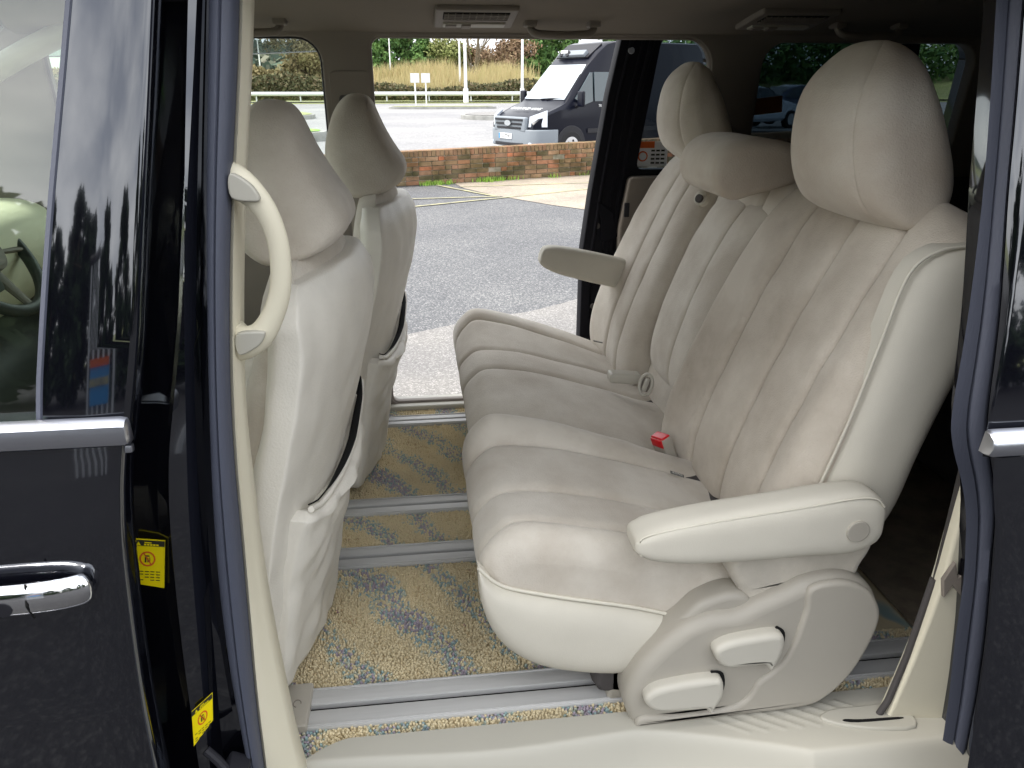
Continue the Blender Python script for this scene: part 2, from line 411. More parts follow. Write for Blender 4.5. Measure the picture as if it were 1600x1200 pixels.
# rear part of the sill, with the slot of the belt guide
m = MB(); slab(m, [(.70, 1.012), (.76, .985), (.86, .975), (.86, 1.030), (.78, 1.035), (.72, 1.032)], lambda a, b, d: Vector((a, b, FL+.012-d)), .010, .004, .001, smooth=4); g = m.build('sill_cover', 'pale_plastic', car)
m = MB(); slab(m, [(.735, 1.002), (.76, .996), (.84, .994), (.84, .999), (.77, 1.002), (.74, 1.006)], lambda a, b, d: Vector((a, b, FL+.0130-d)), .002, .0005, .0005, smooth=3); m.build('slot', 'dark_gap', g)
m = MB(); m.box((.3, .93, .24), (2.6, .16, .15), bev=.02); m.box((.3, .85, .20), (2.6, .05, .12), bev=.02); m.build('rocker_panel', 'black_paint', car)
# near side seals and pillar -------------------------------------------
SLl = [(-.23,1.046,1.651),(-.24,1.018,1.541),(-.254,.985,1.398),(-.267,.957,1.246),(-.281,.935,1.081),(-.298,.93,.889),(-.303,.93,.723),(-.299,.93,.536),(-.3,.93,.399)]
SLr = [(-.196,1.067,1.655),(-.207,1.038,1.541),(-.227,1.005,1.395),(-.244,.976,1.239),(-.254,.958,1.114),(-.26,.95,.975),(-.268,.95,.817),(-.277,.95,.641),(-.279,.95,.512),(-.285,.95,.372)]
TRr = [(-.195,1.103,1.659),(-.206,1.073,1.542),(-.225,1.039,1.39),(-.241,1.009,1.229),(-.249,.992,1.099),(-.250,.985,1.005),(-.252,.985,.847),(-.248,.985,.695),(-.235,.985,.471),(-.225,.985,.40)]
DOE = [(-.27,.973,1.641),(-.287,.939,1.507),(-.302,.917,1.407),(-.333,.879,1.194),(-.351,.871,1.133),(-.367,.862,1.036),(-.376,.86,.945),(-.387,.86,.795),(-.394,.86,.626),(-.398,.86,.502),(-.40,.86,.35)]
GLr = [(-.243,1.035,1.65),(-.27,.975,1.399),(-.293,.935,1.17),(-.32,.92,.898),(-.345,.92,.555),(-.35,.92,.4)]
GLl = [(-.271,1.035,1.649),(-.297,.976,1.4),(-.328,.936,1.172),(-.350,.92,.901),(-.370,.92,.558),(-.372,.92,.4)]
def sweepz(rowfn, z0, z1, n=70, closed=False):
    V = []; F = []; k = None
    for i in range(n+1):
        z = z0+(z1-z0)*i/n; row = rowfn(z); k = len(row); V += [Vector(p) for p in row]
    for i in range(n):
        for j in range(k if closed else k-1): a = i*k+j; b = i*k+(j+1) % k; F.append((a, b, b+k, a+k))
    return V, F
def sm(tab, z):
    return sum(lerp_tab(tab, z+d) for d in (-.06, -.03, 0, .03, .06))/5
def seal_l(z):
    a = sm(SLl, z); b = sm(SLr, z); w = b-a; Y = .935+tum(z); c = (a+b)/2
    return [(a-.004, Y+.05, z), (a, Y+.012, z), (a+w*.10, Y-.002, z), (a+w*.28, Y-.009, z), (a+w*.46, Y-.010, z), (a+w*.52, Y-.006, z), (a+w*.58, Y-.009, z), (a+w*.80, Y-.006, z), (a+w*.95, Y+.004, z), (b, Y+.02, z), (b-.004, Y+.05, z)]
V, F = sweepz(seal_l, .36, 1.70); mesh('door_seal', V, F, 'rubber', car, 50)
def trim_l(z):
    a = sm(SLr, z); b = max(sm(TRr, z), a+.006); Y = .955+tum(z)
    return [(a-.012, Y+.02, z), (a+.001, Y+.004, z), (a+.004, Y+.0, z), (a+(b-a)*.45, Y+.008, z), (a+(b-a)*.55, Y+.014, z), (b-.003, Y+.028, z), (b, Y+.036, z), (b-.004, Y+.085, z), (b-.03, Y+.11, z), (b-.13, Y+.11, z), (b-.16, Y+.06, z)]
V, F = sweepz(trim_l, .40, 1.70); mesh('centre_pillar_trim', V, F, 'cream_plastic', car, 50)
def jamb(z):     # black painted shut face between the front door and the rubber seal
    e = sm(DOE, z); gl = sm(GLl, z); gr = sm(GLr, z); s = sm(SLl, z); Y = .92+tum(z)
    if gl < e+.03: gl = e+.03
    return [(e-.10, Y+.045, z), (e+.004, Y+.04, z), (gl-.010, Y+.035, z), (gl-.002, Y+.012, z), (gl+.003, Y, z), (gr-.003, Y-.001, z), (gr+.002, Y+.010, z), (gr+.008, Y+.032, z), (s-.012, Y+.036, z), (s+.006, Y+.03, z)]
V, F = sweepz(jamb, .30, 1.72); mesh('door_pillar', V, F, 'black_paint', car, 30)
# warning labels on the jamb
def label(pts, nrm, par=car):
    P = [Vector(p) for p in pts]; n = Vector(nrm).normalized()*.0012
    m = MB(); m.add([p-n for p in P]+[p+n for p in P], [(0, 1, 2, 3), (7, 6, 5, 4), (0, 4, 5, 1), (1, 5, 6, 2), (2, 6, 7, 3), (3, 7, 4, 0)])
    o = m.build('warning_label', 'yellow_label', par); ux = (P[1]-P[0]); uy = (P[3]-P[0]); 
    def pt(a, b): return P[0]+ux*a+uy*b+n*1.6
    g = MB(); g.add([pt(0, 0), pt(1, 0), pt(1, .13), pt(0, .13)], [(0, 1, 2, 3)], 0)
    k = 18
    rr = MB()
    for r0, r1 in ((.19, .24),):
        V = [pt(.5+math.cos(2*math.pi*i/k)*r, .42+math.sin(2*math.pi*i/k)*r*.72) for r in (r0, r1) for i in range(k)]
        rr.add(V, [(i, (i+1) % k, k+(i+1) % k, k+i) for i in range(k)])
    rr.add([pt(.36, .29), pt(.39, .27), pt(.64, .55), pt(.61, .57)], [(0, 1, 2, 3)])
    rr.build('prohibition_sign', 'ink_red', o, None)
    for (a, b, c2, d2) in ((.44, .34, .56, .37), (.42, .38, .47, .50), (.50, .40, .53, .50), (.56, .38, .58, .48)):
        g.add([pt(a, b), pt(c2, b), pt(c2, d2), pt(a, d2)], [(0, 1, 2, 3)])
    for i in range(4): 
        for j in range(5):
            a = .10+j*.165; b = .70+i*.065
            if (i*5+j) % 6 != 5: g.add([pt(a, b), pt(a+.12, b), pt(a+.12, b+.02), pt(a, b+.02)], [(0, 1, 2, 3)])
    g.build('print', 'ink_dark', o, None)
    yy = MB(); yy.add([pt(.17, .11)+n, pt(.31, .11)+n, pt(.24, .025)+n], [(0, 1, 2)])
    for j in range(5): yy.add([pt(.40+j*.09, .07)+n, pt(.47+j*.09, .07)+n, pt(.47+j*.09, .105)+n, pt(.40+j*.09, .105)+n], [(0, 1, 2, 3)])
    yy.add([pt(.42, .03)+n, pt(.62, .03)+n, pt(.62, .055)+n, pt(.42, .055)+n], [(0, 1, 2, 3)])
    yy.build('warning_symbol', 'yellow_label', o, None)
label([(-.4045, .951, .944), (-.362, .953, .936), (-.375, .953, .860), (-.417, .951, .874)], (0, -1, 0))
label([(-.355, .912, .673), (-.322, .912, .704), (-.328, .912, .654), (-.361, .912, .609)], (0, -1, 0))
# latch at the foot of the pillar
m = MB(); m.box((-.318, .915, .535), (.035, .04, .07), Matrix.Rotation(.5, 3, 'Y'), bev=.008, seg=3); m.tube([(-.312, .895, .565), (-.29, .893, .560), (-.272, .90, .535), (-.268, .92, .50)], .005); m.tube([(-.345, .91, .60), (-.33, .905, .585), (-.318, .90, .57)], .007)
o = m.build('door_latch', 'rubber_black', car); g = MB(); g.disc((-.322, .893, .55), (0, -1, 0), .008, .004); g.build('screw', 'chrome_satin', o)
# front door ------------------------------------------------------------
def door_y(z): return .86+tum(z)*1.05+(.02*max(0, .75-z)/.4)+.012*math.exp(-((z-1.05)/.06)**2)*0
def door_row(z):
    e = sm(DOE, z); Y = door_y(z); xs = [-2.0+(e+2.0)*f for f in (0, .3, .6, .8, .9, .96, .985)]
    return [(x, Y-.012*math.sin((x+2.0)/1.7*1.6), z) for x in xs]+[(e-.004, Y-.010, z), (e-.001, Y-.006, z), (e, Y, z), (e-.002, Y+.035, z), (e-.12, Y+.038, z)]
V, F = sweepz(door_row, .22, 1.125, 50); fd = mesh('front_door', V, F, 'black_paint', car, 30)
GR = [(-.349,.993,1.643),(-.374,.959,1.507),(-.395,.937,1.406),(-.422,.91,1.265),(-.445,.892,1.145),(-.448,.89,1.10)]
def appl(z):
    e = sm(DOE, z); g = sm(GR, z); Y = door_y(z)
    return [(g-.004, Y+.02, z), (g-.003, Y+.004, z), (g, Y+.001, z), (g+.006, Y, z), (g+(e-g)*.5, Y-.003, z), (e-.008, Y, z), (e-.002, Y+.004, z), (e, Y+.012, z), (e-.002, Y+.045, z)]
V, F = sweepz(appl, 1.115, 1.72, 40); mesh('window_pillar', V, F, 'black_paint', fd, 30)
def gstrip(z):
    g = sm(GR, z); Y = door_y(z); return [(g-.010, Y+.012, z), (g-.008, Y+.002, z), (g-.002, Y-.001, z), (g+.001, Y+.003, z)]
V, F = sweepz(gstrip, 1.125, 1.72, 30); mesh('glass_channel', V, F, 'rubber', fd, 40)
def gl(z): 
    g = sm(GR, z); Y = door_y(z); return [(-1.75, Y+.012, z), (-.9, Y+.010, z), (g, Y+.012, z)]
V, F = sweepz(gl, 1.10, 1.70, 24); mesh('window_glass', V, F, 'glass_green', fd, 60)
m = MB(); pr = [(0, -.018), (-.010, -.014), (-.014, -.002), (-.012, .010), (-.004, .016), (.006, .016), (.010, -.018)]
V = []; 
for xx, s in ((-1.9, 1), (-.352, 1), (-.345, .9), (-.343, .7)):
    for a, b in pr: V.append((xx, .862+.0*xx+a*s, 1.143+b*s))
k = len(pr); F = [(i*k+j, i*k+(j+1) % k, (i+1)*k+(j+1) % k, (i+1)*k+j) for i in range(3) for j in range(k)]+[tuple(3*k+j for j in range(k))]
mesh('beltline_moulding', V, F, 'chrome_satin', fd, 40)
m = MB(); m.box((-1.12, .868, 1.118), (1.55, .010, .010), bev=.003); m.build('window_weatherstrip', 'chrome_satin', fd)
# outside handle
hz = .945
pts = [(-.70, .838, hz-.004), (-.62, .830, hz-.002), (-.55, .826, hz), (-.49, .825, hz+.001), (-.45, .828, hz+.002), (-.425, .836, hz+.002), (-.415, .845, hz+.002)]
m = MB(); pr = crom([Vector(p) for p in pts], 6); rr = [.021]*(len(pr)-6)+[.0205, .020, .018, .015, .010, .004]; m.tube(pr, rr, 18, flat=.55, up=Vector((0, 1, 0)))
dh = m.build('door_handle', 'chrome', fd); m = MB(); m.tube([(-.478, .822, hz+.024), (-.4775, .8125, hz), (-.478, .822, hz-.024)], .0015, 6); m.build('handle_gap', 'dark_gap', dh)
m = MB(); m.disc((-.505, .8145, hz-.004), (0, -1, 0), .010, .004); m.build('lock_button', 'rubber_black', dh)

# near grab handle on the pillar trim ------------------------------------
def HP(a, b, d): return Vector((a, 1.025-.028+d, b))
hp = crom([(-.245, 1.035, 1.405), (-.222, 1.018, 1.404), (-.203, 1.010, 1.392), (-.187, 1.008, 1.368), (-.178, 1.008, 1.335), (-.177, 1.008, 1.300), (-.182, 1.008, 1.265), (-.194, 1.008, 1.235), (-.211, 1.008, 1.210), (-.232, 1.010, 1.199), (-.252, 1.022, 1.198)], 5)
k_ = len(hp); hr_ = [.0135+.019*abs(2*i/(k_-1)-1)**3 for i in range(k_)]
m = MB(); m.tube(hp, hr_, 16, up=Vector((0, 1, 0)), flat=.75); gh = m.build('grab_handle', 'cream_plastic', car, 60)
m = MB(); slab(m, [(-.222,1.418), (-.200,1.406), (-.190,1.388), (-.199,1.384), (-.224,1.390)], lambda a, b, d: HP(a, b, d-.008), .010, .003, .001, smooth=5); m.build('screw_cover', 'pale_plastic', gh)
m = MB(); slab(m, [(-.240,1.215), (-.208,1.218), (-.204,1.212), (-.214,1.198), (-.240,1.187)], lambda a, b, d: HP(a, b, d-.008), .010, .003, .001, smooth=5); m.build('screw_cover', 'pale_plastic', gh)
# right hand seal ---------------------------------------------------------
SRl = [(.785,1.071,1.671),(.782,1.058,1.624),(.78,1.001,1.379),(.775,.97,1.204),(.769,.954,1.071),(.775,.951,1.021),(.805,.95,.965),(.831,.95,.896),(.855,.95,.775),(.868,.95,.645),(.887,.95,.504),(.902,.95,.352)]
SRr = [(.816,1.05,1.668),(.812,1.018,1.544),(.808,.982,1.381),(.815,.951,1.208),(.817,.935,1.077),(.823,.931,1.027),(.846,.93,.973),(.869,.93,.905),(.89,.93,.786),(.912,.93,.657),(.928,.93,.519),(.939,.93,.369)]
def sm2(tab, z): return sum(lerp_tab(tab, z+d) for d in (-.03, -.015, 0, .015, .03))/5
def seal_r(z):
    a = sm2(SRl, z); b = sm2(SRr, z); w = b-a; Y = .945+tum(z)
    return [(a+.07, Y+.06, z), (a+.010, Y+.010, z), (a, Y+.003, z), (a+w*.2, Y, z), (a+w*.42, Y-.002, z), (a+w*.50, Y+.004, z), (a+w*.58, Y-.004, z), (a+w*.85, Y-.010, z), (b, Y-.008, z), (b+.004, Y+.0, z), (b+.008, Y+.0, z)]
V, F = sweepz(seal_r, .33, 1.70, 110); mesh('door_seal', V, F, 'rubber', car, 50)
def body_r(z):
    b = sm2(SRr, z); Y = .94+tum(z)
    return [(b-.012, Y+.06, z), (b-.004, Y+.01, z), (b+.003, Y-.004, z), (b+.02, Y-.018, z), (b+.05, Y-.03, z), (b+.5, Y-.035, z), (b+1.6, Y-.02, z)]
V, F = sweepz(body_r, .25, 1.72, 60); mesh('rear_quarter_panel', V, F, 'black_paint', car, 40)
# near sliding door, slid back -------------------------------------------
SDe = [(.744, .84, 1.65), (.740, .83, 1.40), (.736, .83, 1.249), (.730, .805, 1.12), (.726, .80, 1.06), (.738, .80, 1.01), (.757, .80, .95), (.775, .80, .85), (.792, .80, .74), (.805, .80, .62), (.820, .80, .47), (.84, .80, .25)]
def sdr(z):
    e = sm2(SDe, z); Y = .803+tum(z)*1.05
    return [(e+.10, Y+.06, z), (e+.022, Y+.018, z), (e+.002, Y+.003, z), (e+.010, Y, z), (e+.3, Y-.01, z), (e+.9, Y-.005, z)]
V, F = sweepz(sdr, .22, 1.068, 40); sdn = mesh('sliding_door', V, F, 'black_paint', car, 40)
def sdg(z):
    e = sm2(SDe, z); Y = .823+tum(z)*1.05
    return [(e+.10, Y+.06, z), (e+.014, Y+.012, z), (e, Y+.002, z), (e+.006, Y, z), (e+.3, Y-.004, z), (e+.9, Y, z)]
V, F = sweepz(sdg, 1.06, 1.72, 30); mesh('window_glass', V, F, 'black_paint', sdn, 40)
V = []; 
for xx, s in ((.713, .5), (.714, .85), (.718, 1), (1.6, 1)):
    for a, b in [(0, -.017), (-.012, -.014), (-.018, -.002), (-.015, .010), (-.005, .017), (.006, .017), (.010, -.017)]: V.append((xx, .812+a*s, 1.088+b*s))
F = [(i*7+j, i*7+(j+1) % 7, (i+1)*7+(j+1) % 7, (i+1)*7+j) for i in range(3) for j in range(7)]+[tuple(range(6, -1, -1))]
mesh('beltline_moulding', V, F, 'chrome_satin', sdn, 40)
# cream trim at the foot of the rear pillar ------------------------------
m = MB(); slab(m, [(.872, .97), (.866, .83), (.862, .71), (.845, .56), (.822, .42), (.80, .30), (.93, .30), (.935, .42), (.935, .60), (.905, .72), (.898, .84), (.888, .97)], lambda a, b, d: Vector((a, 1.0+d-.10*(a-.86), b)), .03, .006, .004, smooth=3)
o = m.build('rear_pillar_trim', 'cream_plastic', car, 50)
m = MB(); slab(m, [(.858, .735), (.872, .77), (.882, .74), (.898, .755), (.898, .70), (.876, .725), (.866, .70)], lambda a, b, d: Vector((a, .992+d-.10*(a-.86), b)), .008, .002, .001); m.build('clip', 'trim_grey', o)
m = MB(); m.tube([(.862, 1.02, .72), (.842, 1.015, .56), (.822, 1.012, .46), (.800, 1.012, .405), (.795, 1.012, .38), (.790, 1.01, .36)], .006); m.build('edge_trim', 'trim_dark', o)
# inner walls --------------------------------------------------------------
def rect(x0, x1, z0, z1, r=.05, n=6, rs=None):
    rs = rs or (r, r, r, r); P = []
    for (cx, cz, sx, sz, a0, rr) in ((x1, z1, -1, -1, 0, rs[0]), (x0, z1, 1, -1, 90, rs[1]), (x0, z0, 1, 1, 180, rs[2]), (x1, z0, -1, 1, 270, rs[3])):
        for k in range(n+1): a = R(a0+90*k/n); P.append((cx+sx*rr+math.cos(a)*rr, cz+sz*rr+math.sin(a)*rr))
    return P
def holed(name, outerp, holes, yfn, th, m_, parent, sgn=1, bev=.006):
    bm = bmesh.new(); 
    for lp in [outerp]+holes:
        vs = [bm.verts.new((p[0], 0, p[1])) for p in lp]
        for i in range(len(vs)): bm.edges.new((vs[i], vs[(i+1) % len(vs)]))
    bmesh.ops.triangle_fill(bm, use_beauty=True, use_dissolve=False, edges=bm.edges[:])
    r = bmesh.ops.extrude_face_region(bm, geom=bm.faces[:]); nv = [v for v in r['geom'] if isinstance(v, bmesh.types.BMVert)]
    base = [v for v in bm.verts if v not in set(nv)]
    for v in nv: v.co.y = th*sgn
    for v in bm.verts: v.co.y += yfn(v.co.z)
    bmesh.ops.recalc_face_normals(bm, faces=bm.faces[:])
    if bev:
        es = [e for e in bm.edges if len(e.link_faces) == 2 and e.calc_face_angle(0) > .8]
        bmesh.ops.bevel(bm, geom=es, offset=bev, segments=3, profile=.5, affect='EDGES', clamp_overlap=True)
    bm.verts.index_update(); o = mesh(name, [v.co.copy() for v in bm.verts], [[v.index for v in f.verts] for f in bm.faces], m_, parent, 40); bm.free(); return o
fy = lambda z: 2.60-.35*max(0, z-1.0)**2*.4
hF = rect(-1.05, -.262, 1.10, 1.648, rs=(.07, .05, .05, .03)); hS = rect(-.118, .955, .437, 1.652, rs=(.09, .035, .03, .05)); hQ = rect(1.125, 1.86, 1.27, 1.64, rs=(.07, .07, .06, .06))
holed('side_trim', [(-1.7, .40), (2.5, .40), (2.5, 1.74), (-1.05, 1.74), (-1.7, 1.15)], [hF, hS, hQ], fy, .05, 'trim_grey', car)
gy = lambda z: fy(z)+.052
holed('outer_side', [(-2.2, .30), (2.5, .30), (2.5, 1.78), (-1.05, 1.76), (-1.8, 1.14), (-2.2, 1.05)], [rect(-1.10, -.25, 1.08, 1.655, rs=(.07, .05, .05, .03)), rect(-.125, .965, .40, 1.658, rs=(.09, .035, .03, .05)), rect(1.11, 1.87, 1.26, 1.65, .06)], gy, .05, 'black_paint', car, bev=0)
# seals round the far openings
def ring(name, P, yfn, r, m_, parent=car):
    pts = [Vector((p[0], yfn(p[1]), p[1])) for p in P]+[Vector((P[0][0], yfn(P[0][1]), P[0][1]))]
    mm = MB(); mm.tube(pts, r, 8, up=Vector((0, 1, 0)), cap=False); return mm.build(name, m_, parent, 60)
ring('opening_seal', rect(-.120, .957, .436, 1.653, rs=(.09, .035, .03, .05)), lambda z: fy(z)+.012, .008, 'trim_grey')
ring('window_seal', rect(-1.05, -.262, 1.10, 1.648, rs=(.07, .05, .05, .03)), lambda z: fy(z)+.012, .006, 'rubber_black')
# far windows
V, F = sweepz(lambda z: [(-1.2, gy(z)+.02, z), (-.24, gy(z)+.02, z)], 1.05, 1.68, 10); fw = mesh('window_glass', V, F, 'glass_clear', car, 60)
V, F = sweepz(lambda z: [(-1.2, gy(z)+.045+(1.70-z)*.5, z+(.0)), (-.6, gy(z)+.045+(1.70-z)*.5, z+.006), (-.24, gy(z)+.045+(1.70-z)*.5, z+.022)], 1.594, 1.68, 4); mesh('rain_deflector', V, F, 'glass_visor', car, 60)
m = MB(); m.tube([(-1.2, gy(1.594)+.10, 1.594), (-.6, gy(1.594)+.10, 1.600), (-.24, gy(1.594)+.10, 1.616)], .0022, 6); m.build('deflector_edge', 'white_label', car)
V, F = sweepz(lambda z: [(1.08, gy(z)+.02, z), (1.9, gy(z)+.02, z)], 1.24, 1.67, 10); mesh('window_glass', V, F, 'glass_privacy', car, 60)
m = MB(); m.box((1.192, gy(1.45)+.010, 1.449), (.105, .002, .052), Matrix.Rotation(-.10, 3, 'Y')); m.build('window_sticker', 'orange_sticker', car)
# belt anchor and pillar details
m = MB(); slab(m, rect(-.245, -.120, 1.18, 1.555, .02), lambda a, b, d: Vector((a, fy(b)-.006+d, b)), .010, .003, .001); bt = m.build('belt_panel', 'trim_grey', car)
m = MB(); slab(m, rect(-.220, -.160, 1.40, 1.485, .01), lambda a, b, d: Vector((a, fy(b)-.014+d, b)), .012, .004, .001); m.build('belt_guide', 'trim_dark', car)
m = MB(); slab(m, rect(-.208, -.172, 1.425, 1.462, .006), lambda a, b, d: Vector((a, fy(b)-.018+d, b)), .008, .002, .001); m.build('belt_slider', 'trim_grey', car)
m = MB(); m.box((-.19, fy(1.2)-.018, 1.22), (.045, .002, .42)); m.build('seat_belt', 'belt', car)
m = MB(); m.disc((-.228, fy(1.45)-.012, 1.42), (0, -1, .1), .02, .018); m.build('belt_anchor', 'trim_grey', car)
m = MB(); slab(m, rect(-.215, -.160, .475, .60, .012), lambda a, b, d: Vector((a, fy(b)-.014+d, b)), .016, .004, .001); m.build('belt_reel_cover', 'trim_grey', car)
# far door sill
m = MB(); m.box((.40, 2.625, .425), (1.1, .10, .020), bev=.008, seg=3); m.build('far_sill', 'pale_plastic', car)
# far sliding door, open ---------------------------------------------------
def pp(P, y0, sl=.0): return lambda a, b, d: Vector((a, y0+d-.03*max(0, b-1.1)**1, b))
dpoly = [(.595, .30), (.595, .95), (.618, 1.16), (.660, 1.48), (.702, 1.70), (1.75, 1.70), (1.78, 1.1), (1.78, .30)]
wpoly = [(.775, 1.235), (.832, 1.66), (1.55, 1.66), (1.60, 1.235)]
def rnd_poly(P, r, n=5):
    res = []; k = len(P)
    for i in range(k):
        a, b, c = Vector(P[i-1]), Vector(P[i]), Vector(P[(i+1) % k]); u = (a-b).normalized()*r; v = (c-b).normalized()*r
        for j in range(n+1): t = j/n; res.append(tuple((b+u)*(1-t)**2+b*2*t*(1-t)+(b+v)*t*t))
    return res
dy = lambda z: 2.735-.06*max(0, z-1.05)
sdf = holed('sliding_door', dpoly, [rnd_poly(wpoly, .03)], dy, .07, 'black_satin', car, bev=.004)
m = MB(); V = [(.74, dy(1.2)+.045, 1.2), (1.65, dy(1.2)+.045, 1.2), (1.65, dy(1.69)+.045, 1.69), (.80, dy(1.69)+.045, 1.69)]; mesh('window_glass', V, [(0, 1, 2, 3)], 'glass_tinted', sdf)
# ribs, bolts and inner trim of that door's edge
for dx, w_ in ((.035, .008), (.075, .006), (.105, .010)):
    m = MB(); m.tube([(.595+dx, 2.735, .35), (.595+dx, 2.735, .95), (.618+dx, dy(1.16), 1.16), (.660+dx, dy(1.48), 1.48), (.700+dx, dy(1.68), 1.68)], w_, 8); m.build('door_edge_rib', 'black_satin', sdf)
for x_, z_ in ((.635, 1.04), (.718, 1.62), (.628, .86), (.632, .74), (.634, .66)):
    m = MB(); m.disc((x_+.01, dy(z_)-.004, z_), (0, -1, 0), .011, .008, 16); m.build('bolt', 'trim_dark' if z_ < 1.3 else 'chrome_satin', sdf)
m = MB(); slab(m, [(.66, .98), (.655, 1.06), (.64, 1.13), (.70, 1.09), (.72, 1.0)], lambda a, b, d: Vector((a, 2.722+d, b)), .02, .004); m.build('latch_plate', 'black_satin', sdf)
m = MB(); slab(m, rnd_poly([(.735, .45), (.718, 1.03), (.745, 1.215), (1.70, 1.215), (1.70, .45)], .02), lambda a, b, d: Vector((a, 2.70+d-.05*max(0, b-1.05), b)), .04, .01, .003); dt = m.build('door_trim', 'trim_grey', sdf)
m = MB(); m.box((.742, 2.697, 1.10), (.018, .01, .05), bev=.003); m.build('trim_clip', 'rubber_black', dt)
# warning sticker on that window: red band, sign and print
yb = dy(1.29)+.035
m = MB(); m.box((.838, yb, 1.285), (.115, .0015, .085)); st = m.build('window_label', 'white_label', sdf)
m = MB(); m.box((.813, yb-.002, 1.317), (.066, .002, .022)); m.disc((.805, yb-.002, 1.278), (0, -1, 0), .018, .002); m.build('red_band', 'ink_red', st)
m = MB(); m.disc((.805, yb-.004, 1.278), (0, -1, 0), .013, .002); m.build('sign_face', 'white_label', st)
m = MB()
for i in range(4):
    for j in range(3): m.box((.842+j*.018, yb-.002, 1.255+i*.014), (.013, .002, .006))
m.build('print', 'ink_dark', st, None)
# roof ---------------------------------------------------------------------
V = []; F = []; xs = [-1.1+i*.1 for i in range(37)]; ys = [1.02+j*.02 for j in range(80)]
def ceil_z(x, y):
    z = 1.722
    d = max(0, y-2.12); z -= .072*min(1, d/.47)**1.5 if d > 0 else 0
    d = max(0, 1.32-y); z -= .075*min(1, d/.29)**1.8 if d > 0 else 0
    return z-.02*max(0, abs(x-.5)-1.0)
for yy in ys:
    for xx in xs: V.append((xx, yy, ceil_z(xx, yy)))
nx = len(xs); F = [(j*nx+i, j*nx+nx+i, j*nx+nx+i+1, j*nx+i+1) for j in range(len(ys)-1) for i in range(nx-1)]
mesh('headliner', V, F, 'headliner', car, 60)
m = MB(); m.box((.6, 1.8, 1.80), (3.9, 1.66, .05), bev=.02); m.build('roof', 'black_paint', car)
m = MB(); m.box((.3, 1.02, 1.735), (3.2, .10, .10), bev=.02); m.box((.3, 2.69, 1.735), (3.2, .08, .13), bev=.02); m.build('roof_rail', 'black_paint', car)
# overhead air outlets and assist grips
def console(cx, cy, sx, sy, dark):
    z0 = ceil_z(cx, cy); t = math.atan2(ceil_z(cx, cy+.04)-ceil_z(cx, cy-.04), .08); Rm = Matrix.Rotation(t, 3, 'X')
    m = MB(); m.box((cx, cy, z0-.004), (sx, sy, .022), Rm, bev=.009, seg=4); o = m.build('air_outlet', 'trim_grey' , car)
    def L(a, b, c): return Vector((cx, cy, z0))+Rm @ Vector((a, b, c))
    m = MB(); m.box(L(0, -sy*.20, -.014), (sx*.80, sy*.36, .006), Rm, bev=.002); g = m.build('outlet_recess', 'dark_gap', o)
    m = MB()
    for k in range(4): m.box(L(0, -sy*.20+(-1.5+k)*sy*.085, -.018), (sx*.78, .004, .006), Rm)
    for k in range(9): m.box(L(-sx*.34+k*sx*.085, -sy*.20, -.0165), (.003, sy*.34, .006), Rm)
    m.build('outlet_vanes', 'trim_grey', o)
    m = MB(); m.box(L(0, sy*.26, -.016), (sx*.78, sy*.20, .008), Rm, bev=.003); k1 = m.build('outlet_control', 'cover_plastic', o)
    m = MB(); m.box(L(-sx*.10, sy*.26, -.021), (sx*.12, sy*.18, .006), Rm, bev=.002); m.box(L(-sx*.29, sy*.26, -.021), (sx*.14, sy*.15, .004), Rm, bev=.002); m.build('outlet_slider', 'trim_grey', k1)
console(.185, 2.345, .225, .20, False); console(1.09, 2.345, .23, .20, True)
def grip(cx, cy, hw, pw=.011):
    z0 = ceil_z(cx, cy); pts = []
    P = [(-hw, .004, .012), (-hw, -.004, -.012), (-hw+.012, -.012, -.028), (-hw+.04, -.014, -.032), (0, -.016, -.034), (hw-.04, -.014, -.032), (hw-.012, -.012, -.028), (hw, -.004, -.012), (hw, .004, .012)]
    m = MB(); m.tube(crom([Vector((cx+a, cy+b, z0+c)) for a, b, c in P], 5), pw, 12); g = m.build('assist_grip', 'trim_grey', car, 60)
    for s in (-1, 1): m = MB(); m.box((cx+s*hw, cy, z0), (.036, .05, .026), bev=.008, seg=3); m.build('grip_mount', 'trim_grey', g)
grip(.445, 2.43, .094); grip(-.46, 2.43, .105); grip(1.39, 2.42, .10)
m = MB(); m.box((1.78, 1.80, FL+.004), (1.50, 1.40, .010), bev=.003); m.build('darkening_mat', 'mat_brown', car)  # brown sheet added to darken the carpet behind the seats
# back of the cabin, darker trim and tailgate
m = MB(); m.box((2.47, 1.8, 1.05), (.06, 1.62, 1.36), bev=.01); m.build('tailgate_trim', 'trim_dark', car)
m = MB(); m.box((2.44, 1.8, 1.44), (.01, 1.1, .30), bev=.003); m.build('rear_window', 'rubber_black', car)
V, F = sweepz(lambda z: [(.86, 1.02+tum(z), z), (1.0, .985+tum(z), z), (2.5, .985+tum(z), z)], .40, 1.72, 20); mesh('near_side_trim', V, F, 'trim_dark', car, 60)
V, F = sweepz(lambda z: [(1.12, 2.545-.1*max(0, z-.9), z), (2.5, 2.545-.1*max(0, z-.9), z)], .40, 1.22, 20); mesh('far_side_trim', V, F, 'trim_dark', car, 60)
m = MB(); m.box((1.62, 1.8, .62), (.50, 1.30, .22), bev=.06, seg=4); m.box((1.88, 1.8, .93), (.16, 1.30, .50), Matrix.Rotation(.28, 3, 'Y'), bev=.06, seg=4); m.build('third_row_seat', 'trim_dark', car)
m = MB(); m.add([(.98, 1.05, 1.38), (1.01, 1.05, 1.37), (.93, 1.10, 1.20), (.90, 1.10, 1.21)], [(0, 1, 2, 3)]); m.box((.96, 1.09, 1.235), (.06, .006, .006)); m.build('rear_seat_belt', 'belt', car)
